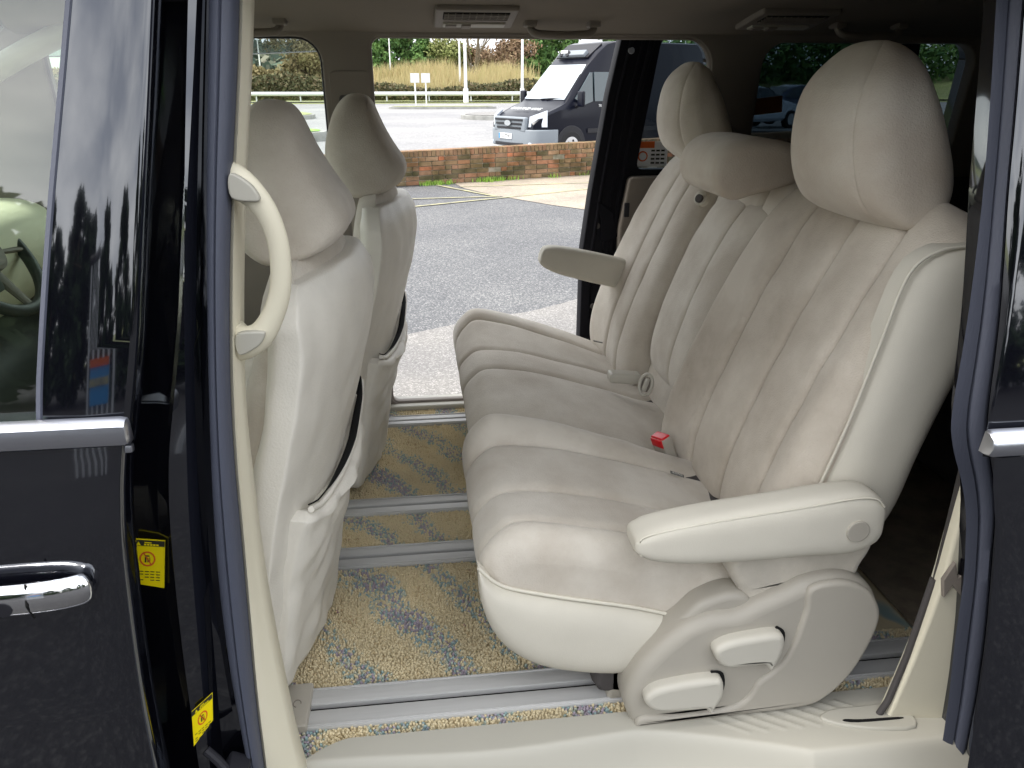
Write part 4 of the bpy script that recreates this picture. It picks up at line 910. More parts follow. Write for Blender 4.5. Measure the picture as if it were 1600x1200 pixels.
leaf_mat('shade_leaf', [(.012, .022, .012), (.025, .045, .02), (.04, .065, .03)])  # conifer greens darkened as if in shade, to dim their reflection
mat('white_post', (.75, .76, .76), .5, .4)
mat('van_grey', (.20, .225, .25), .45, .5)
mat('van_black', (.004, .005, .012), .30, .22)
mat('van_dark', (.01, .01, .014), .5, .4)
mat('van_screen', (.60, .64, .66), .10, .5, metal=.9)
mat('van_glass', (.03, .05, .06), .03, .8)
mat('lamp_glass', (.82, .84, .84), .15, .6, coat=1)
mat('tyre', (.02, .02, .021), .8, .3)
mat('rim', (.62, .62, .63), .35, .5, metal=.6)
mat('white_car', (.72, .75, .76), .2, .5, coat=1)
mat('blue_car', (.05, .07, .12), .2, .5, coat=1)
mat('building_white', (.62, .66, .66), .7, .2)
mat('building_blue', (.42, .52, .58), .5, .3)
mat('hill_green', (.07, .095, .07), .95, .1, var=.5, vscale=.08)
mat('sign_blue', (.05, .25, .55), .5, .3)
mat('brick_red', (.5, .12, .07), .9, .1)
def sheet(name, P, z, m_, kind='structure', label=None, cat=None):
    o = mesh(name, [(p[0], p[1], z) for p in P], [tuple(range(len(P)))], m_, None, None)
    return tag(o, label, cat, None, kind)
sheet('ground', [(-400, -400), (400, -400), (400, 600), (-400, 600)], -.25, 'verge_soil')
sheet('car_park', [(-40, -30), (40, -30), (40, 14.1+.37*26), (3.3, 14.1), (-.5, 12.72), (-40, -2.2)][:4]+[(-.5, 12.72), (-8, 9.9), (-40, 9.9)], -.004, 'tarmac')
sheet('yard', [(-14, -25), (14, -25), (14, .8), (-14, .8)], 0.0, 'shaded_yard')  # out of view, darkened as if shaded for its reflection in the door
V = [(-8, 2.0), (6, 2.0), (6, 8.1)]+[(x, 4.86+.54*x+.05*math.sin(x*7)+.04*math.sin(x*17)) for x in [5.5-k*.25 for k in range(40)]]+[(-8, 3.2)]
sheet('pavement', V, .002, 'gravel_concrete')
sheet('sandy_paving', [(.6, 13.0), (.75, 12.2), (1.1, 11.4), (1.8, 10.3), (2.7, 9.2), (7, 8.6), (9, 16.0), (3.2, 13.95)], .002, 'sandy_concrete')
sheet('road', [(-60, 13.0), (-3.3, 12.7), (-.5, 13.1), (3.3, 14.6), (30, 25), (70, 40), (70, 73), (-70, 73), (-60, 40)], -.18, 'road_asphalt')
def line(name, a, b, wd, z, m_, label=None):
    a = Vector((*a, 0)); b = Vector((*b, 0)); n = (b-a).normalized().cross(Vector((0, 0, 1)))*wd/2
    return sheet(name, [a-n, b-n, b+n, a+n], z, m_)
line('road_marking', (-.6, 11.05), (1.2, 11.20), .06, .0065, 'yellow_line'); line('road_marking', (-.5, 10.1), (3.0, 12.05), .06, .0067, 'yellow_line')
line('road_marking', (1.15, 11.2), (.35, 12.6), .07, .0069, 'yellow_line'); line('road_marking', (.7, 12.35), (3.8, 12.75), .06, .0071, 'yellow_line')
for x0 in (-1.5, 1.2, 4.0): line('road_marking', (x0, 31), (x0+1.6, 31.1), .12, -.175, 'white_line')
# brick wall ---------------------------------------------------------------
leaf_mat('brick', [(.12, .10, .06), (.22, .16, .10), (.27, .18, .11), (.24, .15, .10), (.32, .16, .10), (.40, .15, .08), (.30, .20, .13), (.46, .17, .085)], .9)
W0, W1 = Vector((-6.5, 10.30, 0)), Vector((9.0, 16.15, 0)); wd = (W1-W0); WL = wd.length; wd.normalize(); wn = Vector((wd.y, -wd.x, 0))
def wz(s): return .470+.009*s
bt_ = MAT['brick'].node_tree; bb_ = bt_.nodes['Principled BSDF']; rr_ = [n for n in bt_.nodes if n.type == 'VALTORGB'][0]
tc_ = bt_.nodes.new('ShaderNodeTexCoord'); n_ = bt_.nodes.new('ShaderNodeTexNoise'); n_.inputs['Scale'].default_value = 2.2; n_.inputs['Detail'].default_value = 8; n_.inputs['Roughness'].default_value = .7
m_ = bt_.nodes.new('ShaderNodeValToRGB'); m_.color_ramp.elements[0].position = .40; m_.color_ramp.elements[1].position = .60; m_.color_ramp.elements[0].color = (.42, .46, .34, 1); m_.color_ramp.elements[1].color = (1.15, 1.1, 1.05, 1)
x_ = bt_.nodes.new('ShaderNodeMix'); x_.data_type = 'RGBA'; x_.blend_type = 'MULTIPLY'; x_.inputs[0].default_value = 1
bt_.links.new(tc_.outputs['Object'], n_.inputs['Vector']); bt_.links.new(n_.outputs['Fac'], m_.inputs[0]); bt_.links.new(rr_.outputs[0], x_.inputs[6]); bt_.links.new(m_.outputs[0], x_.inputs[7]); bt_.links.new(x_.outputs[2], bb_.inputs['Base Color'])
m = MB(); wr = random.Random(5); ROWS = 6
for r_ in range(ROWS+1):
    soldier = r_ == ROWS
    s = -(.11 if r_ % 2 else 0); L = .075 if soldier else .225
    while s < WL:
        hh = wz(s)/(ROWS+1.45); z0 = r_*hh; bh = hh*1.45 if soldier else hh
        l = L if soldier or wr.random() > .3 else .1125
        g = .010; jit = wr.uniform(-.008, .008)
        if wr.random() < .05 and not soldier: jit = .03
        c = W0+wd*(s+l/2)-wn*(-(.11-.012+0)-0)*0+wn*(0)
        q = W0+wd*(s+l/2)+Vector((0, 0, z0+bh/2))-wn*(.11+jit)*-1*0
        # brick box: front face 0.11 m toward the camera side of the wall line
        rv = wr.random()*.9 + (0 if z0 > .18 else -.25); rv = min(1, max(0, rv if not soldier else .15+wr.random()*.35))
        ctr = W0+wd*(s+l/2)+Vector((0, 0, z0+bh/2)); Rm = Matrix.Rotation(math.atan2(wd.y, wd.x)+wr.uniform(-.01, .01), 3, 'Z')
        m.box(ctr+wn*(.004-jit*.5), (l-g, .225-abs(jit), bh-g), Rm, bev=.004, seg=1, a=rv); s += l
bw = m.build('bricks', 'brick', None, 30, attr=True)
wt = thing('brick_wall', (1.3, 13.3, 0), 'low weathered red and brown brick wall between car park and road', 'wall'); bw.parent = wt; bw.location = -WORLD[wt.name]
m = MB(); ctr = (W0+W1)/2; Rm = Matrix.Rotation(math.atan2(wd.y, wd.x), 3, 'Z')
V = []; 
for s in (0, WL):
    for nn_ in (-.098, .098):
        for z in (0, wz(s)-.012): V.append(W0+wd*s+wn*nn_+Vector((0, 0, z)))
m.add(V, [(0, 1, 3, 2), (4, 6, 7, 5), (0, 4, 5, 1), (2, 3, 7, 6), (1, 5, 7, 3)]); m.build('mortar', 'mortar', wt, None)
# weeds at the foot of the wall
def cards(n, fn, size, rg, elong=1.0):
    V = []; F = []; A = []
    for _ in range(n):
        p, s, a = fn(rg); s *= size
        d1 = Vector((rg.gauss(0, 1), rg.gauss(0, 1), rg.gauss(0, 1))).normalized(); d2 = d1.orthogonal().normalized(); d2 = Matrix.Rotation(rg.random()*6.28, 3, d1) @ d2
        k = len(V); V += [p-d1*s*.5-d2*s*.3, p+d1*s*.5*elong-d2*s*.15, p+d1*s*.5*elong+d2*s*.2, p-d1*s*.4+d2*s*.35]; F.append((k, k+1, k+2, k+3)); A += [a]*4
    return V, F, A
def blades(pts, h, wd_, rg, name, m_, parent=None):
    V = []; F = []; A = []
    for p in pts:
        hh = h*rg.uniform(.5, 1.15); q = rg.random()*6.28; d = Vector((math.cos(q), math.sin(q), 0)); ln = Vector((rg.gauss(0, .22), rg.gauss(0, .22), 1))*hh; k = len(V)
        V += [p-d*wd_/2, p+d*wd_/2, p+ln*.6+d*wd_*.3, p+ln]; F.append((k, k+1, k+2, k+3)); A += [rg.random()]*4
    return mesh(name, V, F, m_, parent, None, attr=A)
rg = random.Random(11); P = []
for c, n, sp in (((.10), 70, .05), ((.35), 130, .12), ((1.15), 200, .12), ((1.45), 60, .2), ((2.3), 30, .05), ((3.0), 20, .1)):
    for _ in range(n):
        s = (c-W0.x)/wd.x+rg.gauss(0, sp); P.append(W0+wd*s+wn*(.12+abs(rg.gauss(0, .07))))
tag(blades(P, .085, .012, rg, 'weeds', 'grass_blade'), 'tufts of green weeds along the foot of the brick wall', 'weeds', None, 'stuff')
# traffic islands ------------------------------------------------------------
def island(name, P, h, top, label):
    h -= .18
    t = thing(name, (P[0][0], P[0][1], 0), label, 'traffic island'); m = MB(); PP = [tuple(v) for v in crom([Vector((*p, 0)) for p in P], 6, True)]
    slab(m, [(p[0], p[1]) for p in PP], lambda a, b, d: Vector((a, b, h-d)), h+.22, .02, .001); m.build('kerb', 'kerb_stone', t, 40)
    c = Vector((sum(p[0] for p in PP)/len(PP), sum(p[1] for p in PP)/len(PP), 0)); V = []
    for p in PP: q = Vector((p[0], p[1], 0)); q = q+(c-q).normalized()*.22; V.append((q.x, q.y, h+.02))
    mesh('turf', V, [tuple(range(len(V)))], top, t, None)
ground_mat('lawn', (.16, .36, .03), (.22, .46, .05), (.30, .50, .12), cs=9, big=1)
island('traffic_island', [(-9, 24.0), (-5, 24.8), (-3.0, 25.6), (-2.75, 26.4), (-3.1, 27.3), (-5.5, 30.5), (-9, 30)], .28, 'lawn', 'kerbed island of bright green grass seen through the far front window')
island('traffic_island', [(-12, 40), (-6, 41.0), (-5.0, 43.0), (-5.8, 46), (-8, 52), (-13, 52)], .2, 'verge_soil', 'kerbed island of dull grass carrying the white marker posts')
island('traffic_island', [(2.6, 42.5), (4, 39.5), (14, 38), (14, 44), (5, 45)], .2, 'gravel_concrete', 'pale kerbed traffic island behind the nose of the black van')
island('traffic_island', [(-1, 57.5), (4, 57.3), (6, 58), (4, 59.3), (-1, 59.0)], .15, 'verge_soil', 'long thin kerbed strip with two small sign boards on it')
sheet('verge', [(-70, 73), (70, 73), (70, 78), (-70, 78)], -.17, 'verge_soil')
# crash barrier -------------------------------------------------------------------
t = thing('crash_barrier', (0, 74.5, 0), 'long galvanised crash barrier along the far side of the road', 'barrier'); m = MB()
m.tube([(-45, 74.5, .62), (45, 74.5, .62)], .17, 8, flat=1.0, up=Vector((0, 0, 1))); o = m.build('beam', 'galvanised', t, 60)
for i in range(24): m = MB(); m.box((-44+i*3.8, 74.7, .3), (.10, .14, .62)); m.build('post', 'galvanised', t, None)
# reed bank and brambles ----------------------------------------------------------
V = []; F = []; NX = 60
def bank_z(x, f): return f*(1.9+.5*math.sin(x*.11)+.3*math.sin(x*.31+1))
for j in range(8):
    for i in range(NX+1): x = -60+i*2; f = j/7; V.append((x, 77+f*9, bank_z(x, f)))
for j in range(7):
    for i in range(NX): a = j*(NX+1)+i; F.append((a, a+1, a+NX+2, a+NX+1))
tag(mesh('bank', V, F, 'verge_soil', None, 60), kind='structure')
rg = random.Random(21); P = []
for _ in range(26000):
    x = rg.uniform(-9, 14); f = rg.random(); 
    if mnoise.noise(Vector((x*.25, f*2, 3)))+.35-max(0, x-2)*.03 < rg.random()*.3-.1: continue
    P.append(Vector((x, 77.5+f*8, bank_z(x, f))))
tag(blades(P, 1.7, .05, rg, 'reeds', 'reed_blade'), 'tawny bank of dry reeds behind the crash barrier', 'reeds', None, 'stuff')
def bram(rg):
    x = rg.uniform(-34, 20); y = rg.uniform(76, 78.5); h = 1.2+1.1*mnoise.noise(Vector((x*.22, 0, 8)))+(.9 if x < -6 else 0)+(.5 if x > 5 else 0); z = rg.uniform(.2, max(.5, h)); return Vector((x, y, z)), rg.uniform(.5, 1.3), rg.random()
V, F, A = cards(15000, bram, .28, rg, 1.3)
tag(mesh('brambles', V, F, 'bramble_leaf', None, None, attr=A), 'dark tangle of brambles at the foot of the reed bank', 'brambles', None, 'stuff')
def hedge(rg):
    x = rg.uniform(-36, -8.5); y = rg.uniform(79, 84); h = 2.7+.6*mnoise.noise(Vector((x*.3, 0, 2))); return Vector((x, y, rg.uniform(.5, h))), rg.uniform(.6, 1.4), rg.random()**.7
V, F, A = cards(12000, hedge, .34, rg, 1.3)
tag(mesh('hedge', V, F, 'autumn_leaf', None, None, attr=A), 'tall straw coloured overgrown hedge below the white warehouse', 'hedge', None, 'stuff')
def wood(rg):
    x = rg.uniform(24, 80); y = rg.uniform(84, 92); h = 6.2+1.6*mnoise.noise(Vector((x*.22, 0, 5)))+.6*mnoise.noise(Vector((x*.9, 0, 5))); return Vector((x, y, rg.uniform(.3, h))), rg.uniform(.6, 1.4), rg.random()
V, F, A = cards(12000, wood, .55, rg, 1.2)
tag(mesh('wood', V, F, 'conifer_leaf', None, None, attr=A), 'dark wood seen through the tinted rear side window', 'wood', None, 'stuff')
# trees -------------------------------------------------------------------------------
def limb(m, p, d, l, r, depth, rg, sp=.5, n=3):
    pts = [p]; q = p; dd = d.normalized()
    for k in range(3):
        dd = (dd+Vector((rg.gauss(0, .10), rg.gauss(0, .10), .05))).normalized(); q = q+dd*l/3; pts.append(q)
    m.tube(pts, [r, r*.85, r*.7, r*.5], 5)
    if depth:
        for k in range(n):
            a = rg.random()*6.28; e = (dd+Vector((math.cos(a)*sp, math.sin(a)*sp, rg.uniform(0, .3)))).normalized(); limb(m, pts[rg.choice((1, 2, 3))], e, l*rg.uniform(.55, .75), r*.55, depth-1, rg, sp, n)
def conifer(loc, h, r, label, group, seed, m_='conifer_leaf', n=6500, size=.36, gap=.35):
    rg = random.Random(seed); t = thing('conifer_tree', loc, label, 'tree', group); b = Vector(loc)
    m = MB(); m.tube([b, b+Vector((0, 0, h*.5)), b+Vector((.1, 0, h*.95))], [.16, .11, .03], 7)
    for k in range(9): a = rg.random()*6.28; z = h*rg.uniform(.15, .8); m.tube([b+Vector((0, 0, z)), b+Vector((math.cos(a)*r*.7, math.sin(a)*r*.7, z+.3))], [.05, .015], 5)
    m.build('trunk', 'bark', t, 60)
    lobes = [(rg.random()*6.28, rg.uniform(.35, .95), rg.uniform(.08, 1)) for _ in range(60)]
    def f(rg):
        a, rr, z = rg.choice(lobes); prof = (1-z)**.75*(.55+.45*min(1, z*5))+.10
        c = Vector((math.cos(a)*rr*r*prof, math.sin(a)*rr*r*prof, z*h)); s = .10*h*(1.1-z*.55)
        o = Vector((rg.gauss(0, 1), rg.gauss(0, 1), rg.gauss(0, .8)))*s*.50
        return b+c+o, rg.uniform(.6, 1.3), min(1, max(0, .3+.5*rg.random()+o.z/s*.25))
    V, F, A = cards(n, f, size, rg, 1.2); mesh('crown', V, F, m_, t, None, attr=A); return t
G = 'trees beyond the reed bank'
conifer((-3.0, 92, 1.6), 7.0, 2.6, 'dark conifer at the left edge of the door opening, tallest of its clump', G, 1)
conifer((-.6, 93, 1.6), 6.4, 2.4, 'rounded dark conifer just behind the thin lamp post', G, 2)
conifer((1.6, 91, 1.6), 4.9, 2.0, 'shorter conifer at the right end of the dark clump', G, 3)
conifer((13.0, 90, 1.4), 7.4, 2.9, 'broad green conifer behind the right hand lamp post', G, 4)
conifer((16.5, 91, 1.4), 7.9, 3.0, 'tall green conifer beside the roof of the black van', G, 5)
conifer((24.0, 92, 1.4), 9.6, 3.2, 'bright conifer top peeping above the black van roof', G, 6)
def bushy(loc, h, r, label, m_, seed, n=5000, size=.3):
    rg = random.Random(seed); t = thing('bushy_tree', loc, label, 'tree', G); b = Vector(loc); m = MB()
    for k in range(4): limb(m, b, Vector((rg.gauss(0, .3), rg.gauss(0, .3), 1)), h*.5, .09, 2, rg, .6, 3)
    m.build('trunk', 'bark', t, 60); lobes = [Vector((rg.gauss(0, .45)*r, rg.gauss(0, .45)*r, h*rg.uniform(.25, .92))) for _ in range(22)]
    def f(rg):
        c = rg.choice(lobes); o = Vector((rg.gauss(0, 1), rg.gauss(0, 1), rg.gauss(0, 1)))*.10*h; return b+c+o, rg.uniform(.5, 1.2), min(1, max(0, rg.random()*.8+o.z*.3))
    V, F, A = cards(n, f, size, rg, 1.2); mesh('crown', V, F, m_, t, None, attr=A)
leaf_mat('olive_leaf', [(.13, .16, .05), (.22, .25, .09), (.30, .30, .14)]); leaf_mat('russet_leaf', [(.18, .12, .08), (.28, .19, .12), (.33, .26, .16)])
bushy((4.0, 90, 1.6), 4.0, 2.4, 'olive green bushy tree between the dark conifers and the bare tree', 'olive_leaf', 31)
bushy((9.2, 92, 1.5), 4.1, 2.9, 'russet bushy tree between the bare tree and the right lamp post', 'russet_leaf', 32)
bushy((11.2, 89, 1.4), 4.2, 2.0, 'mixed brown and green tree beneath the broad conifer', 'russet_leaf', 33)
bushy((-9.5, 80, 1.0), 5.0, 2.8, 'pale leafy tree beside the brown pillar above the hedge', 'autumn_leaf', 34, 5200)
def bare(loc, h, label, seed):
    rg = random.Random(seed); t = thing('bare_tree', loc, label, 'tree', G); m = MB(); b = Vector(loc)
    for k in range(4): limb(m, b, Vector((rg.gauss(0, .22), rg.gauss(0, .1), 1)), h*.6, .11, 3, rg, .42, 3)
    m.build('branches', 'bark', t, 60)
bare((6.5, 88, 1.6), 9.5, 'bare multi stemmed tree right of the tall lamp post', 41); bare((3.6, 95, 1.6), 8.6, 'thin bare tree left of the tall lamp post', 42)
# lamp posts, signs ---------------------------------------------------------------------
def post(loc, h, r, label, top=0):
    t = thing('lamp_post', loc, label, 'lamp post', 'lamp posts along the road'); b = Vector(loc); m = MB(); m.tube([b, b+Vector((0, 0, 1.1))], [r*1.6, r*1.5], 10); m.build('base', 'white_post', t, 60)
    m = MB(); m.tube([b+Vector((0, 0, 1.1)), b+Vector((0, 0, h))], [r, r*.6], 10); m.build('column', 'white_post', t, 60)
    m = MB(); m.box(b+Vector((.4, 0, h)), (.9, .16, .12), bev=.04); m.build('lantern', 'galvanised', t, 60)
post((4.55, 68.8, 0), 9, .14, 'tall thick white lamp post in the middle of the door opening')
post((4.75, 80, 0), 9, .10, 'farther lamp post standing right behind the thick one')
post((9.25, 68.3, 0), 9, .12, 'white lamp post just left of the black van')
post((-2.0, 86, 1.2), 9, .07, 'thin distant lamp post in front of the dark conifers')
post((-13.0, 56, 0), 4.6, .10, 'short lamp post with a wide base seen through the far front window')
post((-16, 92, 1), 9.5, .07, 'thin lamp post against the white warehouse')
t = thing('marker_sign', (-9.2, 46, 0), 'pair of white striped marker posts on the dull grass island', 'sign')
for k in range(3):
    m = MB(); m.box((-9.5+k*.32, 46, 1.1), (.09, .06, 2.2)); m.build('post', 'white_post', t, None)
m = MB(); m.box((-9.2, 45.95, 1.9), (.85, .04, .7)); m.build('board', 'galvanised', t, None)
for x, lab in ((.30, 'small square sign board, left of the pair on the thin strip'), (1.05, 'small square sign board, right of the pair on the thin strip')):
    t = thing('road_sign', (x, 58.6, 0), lab, 'sign', 'small signs on the thin strip'); m = MB(); m.tube([(x, 58.6, 0), (x, 58.6, 1.9)], .05, 8); m.build('post', 'white_post', t, 60)
    m = MB(); m.box((x, 58.52, 1.85), (.62, .03, .62), bev=.01); m.build('board', 'galvanised', t, None)
# warehouse, parked vehicles on the hillside and the hill
t = thing('warehouse', (-40, 150, 4), 'long low white industrial building seen through the far front window', 'building')
m = MB(); m.box((-47, 150, 4.8), (34, 12, 5.4)); m.build('wall', 'building_white', t, None)
m = MB(); m.add([(-64, 143.8, 7.55), (-30, 143.8, 7.55), (-30, 150, 8.4), (-64, 150, 8.4)], [(0, 1, 2, 3)]); m.box((-47, 150, 7.5), (34.4, 12.4, .3)); m.build('roof', 'building_white', t, None)
for k in range(7): m = MB(); m.box((-33.2-k*1.35, 143.9, 5.2), (1.0, .2, 3.0)); m.build('panel', 'building_blue', t, None)
for k in range(3): m = MB(); m.box((-45-k*3.0, 143.9, 5.5), (1.8, .2, 1.2)); m.build('window', 'van_glass', t, None)
def hz_(x): return 3.0+9.0/(1+math.exp((x+22)/6))+2*math.exp(-((x-90)/30)**2)
V = []; F = []
for i in range(81):
    x = -400+i*12; y = 300; z = hz_(x)+1.5*mnoise.noise(Vector((x*.01, 0, 0)))+.8*mnoise.noise(Vector((x*.05, 1, 0)))
    V += [(x, 180, 0), (x, y, z), (x, 420, z+4)]
for i in range(80): a = i*3; F += [(a, a+3, a+4, a+1), (a+1, a+4, a+5, a+2)]
tag(mesh('hill', V, F, 'hill_green', None, 60), kind='structure')
rg = random.Random(77)
def hillf(rg):
    x = rg.uniform(-150, 130); f = rg.random(); z = hz_(x)*f; return Vector((x, 180+118*f, z+rg.uniform(0, 3.2))), rg.uniform(.6, 1.4), rg.random()
leaf_mat('far_leaf', [(.06, .085, .07), (.10, .13, .09), (.17, .16, .12)])
V, F, A = cards(16000, hillf, 3.2, rg); tag(mesh('woodland', V, F, 'far_leaf', None, None, attr=A), 'blue green wooded hillside on the horizon', 'woodland', None, 'stuff')
# black high roof van ---------------------------------------------------------------------
class X(MB): pass
def van():
    t = thing('parked_van', (2.31, 18.97, -.18), 'black high roof panel van with grey bumper parked beyond the brick wall', 'van')
    Rz = Matrix.Rotation(R(27), 4, 'Z'); T = Matrix.Translation((2.31, 18.97, -.18)) @ Rz
    S = [(0.00, .50, .62, .70, .60), (.04, .42, .86, .84, .74), (.16, .36, .97, .90, .80), (.40, .30, 1.08, .96, .86), (.70, .28, 1.20, .985, .90), (.92, .28, 1.30, .99, .86), (1.20, .28, 1.62, .99, .80), (1.50, .28, 1.95, .99, .76), (1.66, .28, 2.12, .99, .76), (1.95, .28, 2.40, .99, .80), (2.2, .28, 2.58, .99, .80), (2.4, .28, 2.63, .99, .80), (2.6, .28, 2.64, .99, .80), (5.55, .28, 2.64, .99, .80), (5.68, .30, 2.58, .95, .78)]
    V = []; F = []; K = None
    for x, zb, zt, w_, wt_ in S:
        bl = min(1.12, zt-.06); half = [(.0, zb), (w_*.9, zb), (w_, zb+.12), (w_, bl*.75+zb*.25), (w_, bl), ]
        for f in (.3, .6, .85): half.append((w_+(wt_-w_)*f**1.3, bl+(zt-bl)*f*.95))
        half += [(wt_*.97, zt-.035 if zt-bl > .1 else zt-.02), (wt_*.90, zt-.008), (0, zt)]
        ringp = [(-y, z) for y, z in half]+[(y, z) for y, z in reversed(half[1:-1])]; K = len(ringp)
        V += [T @ Vector((x, y, z)) for y, z in ringp]
    for i in range(len(S)-1):
        for j in range(K): F.append((i*K+j, i*K+(j+1) % K, (i+1)*K+(j+1) % K, (i+1)*K+j))
    F.append(tuple(range(K-1, -1, -1))); F.append(tuple((len(S)-1)*K+j for j in range(K)))
    mesh('body', V, F, 'van_black', t, 30)
    def P(name, pts, m_, th=.012, par=t, ang=40, smooth=0):     # thin curved panel: list of 3D points in van space
        V = [T @ Vector(p) for p in pts]; n = (V[1]-V[0]).cross(V[2]-V[0]).normalized()*th; k = len(V)
        return mesh(name, [v-n for v in V]+[v+n for v in V], [tuple(range(k-1, -1, -1)), tuple(range(k, 2*k))]+[(i, (i+1) % k, k+(i+1) % k, k+i) for i in range(k)], m_, par, 20)
    def B(name, c, d, m_, bev=.02, par=t, rot=None, seg=2):
        m = MB(); m.box(T @ Vector(c), d, (Rz.to_3x3() @ (rot or Matrix.Identity(3))), bev=bev, seg=seg); return m.build(name, m_, par, 40)
    # bonnet in reflecting grey light, windscreen, roof fairing
    P('windscreen', [(.95, -.80, 1.335), (.95, .80, 1.335), (1.64, .70, 2.10), (1.64, -.70, 2.10)], 'van_screen', .012)
    for s in (-1, 1): m = MB(); m.tube([T @ Vector((.93, s*.10-.0, 1.34)), T @ Vector((.965, s*.10-.35, 1.36)), T @ Vector((.975, s*.1-.60, 1.365))], .014, 6); m.build('wiper', 'van_dark', t, 60)
    P('fairing_recess', [(1.76, -.60, 2.262), (1.76, .60, 2.262), (2.15, .64, 2.565), (2.15, -.64, 2.565)], 'van_dark', .014)
    rot = Matrix.Rotation(-.75, 3, 'Y')
    u_ = B('roof_unit', (1.80, 0, 2.34), (.16, 1.0, .12), 'van_grey', .02, rot=rot)
    for s in (.12, .36): m = MB(); m.disc(T @ Vector((1.73, s, 2.36)), Rz.to_3x3() @ Vector((-1, 0, .5)), .075, .03, 18); m.build('lamp', 'van_dark', u_, 60)
    B('roof_emblem', (1.72, .24, 2.40), (.03, .26, .07), 'white_post', .01, par=u_)
    # bumper
    m = MB(); outl = [(-.05, -.62), (.02, -.84), (.16, -.97), (.42, -1.02), (.62, -1.02), (.62, -.9), (.3, -.8), (.12, 0), (.3, .8), (.62, .9), (.62, 1.02), (.42, 1.02), (.16, .97), (.02, .84), (-.05, .62), (-.08, 0)]
    slab(m, outl, lambda a, b, d: T @ Vector((a, b, .30+d)), .40, .05, .03, smooth=3); bp = m.build('bumper', 'van_grey', t, 50)
    B('lower_grille', (-.055, 0, .36), (.06, 1.15, .075), 'van_dark', .02, par=bp)
    for s in (-1, 1): m = MB(); m.disc(T @ Vector((-.0, s*.78, .37)), Rz.to_3x3() @ Vector((-1, s*.5, 0)), .05, .06, 14); m.build('fog_lamp', 'lamp_glass', bp, 60)
    B('front_panel', (-.005, 0, .80), (.12, 1.30, .34), 'van_grey', .05, seg=3)
    for k, (zz, ww) in enumerate(((.905, 1.14), (.815, 1.06), (.725, .98))): B('grille_slot', (-.072, 0, zz), (.03, ww, .048), 'van_dark', .008)
    m = MB(); cc = T @ Vector((-.092, 0, .83)); ax_ = Rz.to_3x3() @ Vector((-1, 0, 0)); sd_ = Rz.to_3x3() @ Vector((0, 1, 0))
    ov = [cc+sd_*math.cos(q)*.13+Vector((0, 0, 1))*math.sin(q)*.062 for q in [2*math.pi*k/28 for k in range(28)]]
    m.add(ov+[v+ax_*.02 for v in ov], [tuple(range(28)), tuple(range(55, 27, -1))]+[(i, (i+1) % 28, 28+(i+1) % 28, 28+i) for i in range(28)]); m.build('badge', 'chrome_satin', t, None)
    pl = B('number_plate', (-.088, .12, .535), (.018, .54, .125), 'white_post', .004)
    B('plate_band', (-.0985, .36, .535), (.004, .05, .12), 'sign_blue', 0, par=pl)
    M = T @ frame((-.1005, .09, .533), (0, -1, 0), (0, 0, 1)); text('plate_text', 'LS 7TW', .105, 'ink_dark', pl, M, .001)
    for s in (-1, 1):
        P('headlight', [(.00, s*.70, .76), (.02, s*.72, .98), (.36, s*.94, 1.12), (.34, s*.97, .76)], 'lamp_glass', .03)
        P('quarter_glass', [(1.12, s*.975, 1.36), (1.60, s*.905, 1.93), (1.66, s*.905, 1.93), (1.66, s*.965, 1.30), (1.38, s*.985, 1.22)], 'van_glass', .014)
        P('door_glass', [(1.71, s*.905, 1.94), (2.22, s*.905, 1.94), (2.26, s*.975, 1.30), (1.71, s*.975, 1.30)], 'van_glass', .014)
        P('door_line', [(2.34, s*.905, 2.0), (2.352, s*.905, 2.0), (2.352, s*1.0, .5), (2.34, s*1.0, .5)], 'van_dark', .008)
        mr = B('door_mirror', (1.16, s*1.16, 1.36), (.10, .20, .34), 'van_black', .04, seg=3)
        m = MB(); m.tube([T @ Vector((1.16, s*.98, 1.18)), T @ Vector((1.16, s*1.12, 1.26))], .035, 8); m.build('mirror_arm', 'van_dark', mr, 60)
        P('side_moulding', [(1.5, s*1.0, .70), (5.4, s*1.0, .70), (5.4, s*1.0, .60), (1.5, s*1.0, .60)], 'van_dark', .02)
        for wx in (1.02, 4.4):
            c = T @ Vector((wx, s*.88, .33)); axw = Rz.to_3x3() @ Vector((0, s, 0))
            m = MB(); m.disc(T @ Vector((wx, s*.905, .36)), axw, .42, .20, 32, bev=.05); m.build('wheel_arch', 'van_dark', t, 60)
            m = MB(); m.disc(c+axw*.02, axw, .34, .24, 32, bev=.15); wh_ = m.build('wheel', 'tyre', t, 60)
            m = MB(); m.disc(c+axw*.142, axw, .20, .02, 26); rm = m.build('rim', 'rim', wh_, 60)
            m = MB()
            for k in range(5): a = k*1.257; m.disc(c+axw*.154+(Rz.to_3x3() @ Vector((1, 0, 0)))*math.cos(a)*.12+Vector((0, 0, 1))*math.sin(a)*.12, axw, .028, .006, 10)
            m.build('rim_hole', 'van_dark', rm, 60)
    M = T @ frame((1.98, -1.003, 1.20), (1, 0, 0), (0, 0, 1)); text('side_lettering', 'TRANSIT', .085, 'white_post', t, M, .001)
    # two faded lines of lettering on the bonnet
    nrm_ = frame((.42, 0, 1.135), (0, -1, 0), (1, 0, .42)); text('bonnet_lettering', 'CARS AND VANS', .16, 'white_post', t, T @ nrm_, .002)
    B('rear_lamp', (5.68, -.85, 1.3), (.04, .14, .5), 'ink_red', .01)
    m = MB()
    for k in range(4): m.box(T @ Vector((3.02+(k % 2)*.07, -.975, 1.60+(k//2)*.06)), (.06, .012, .05), Rz.to_3x3())
    m.build('side_sticker', 'white_post', t, None)
van()
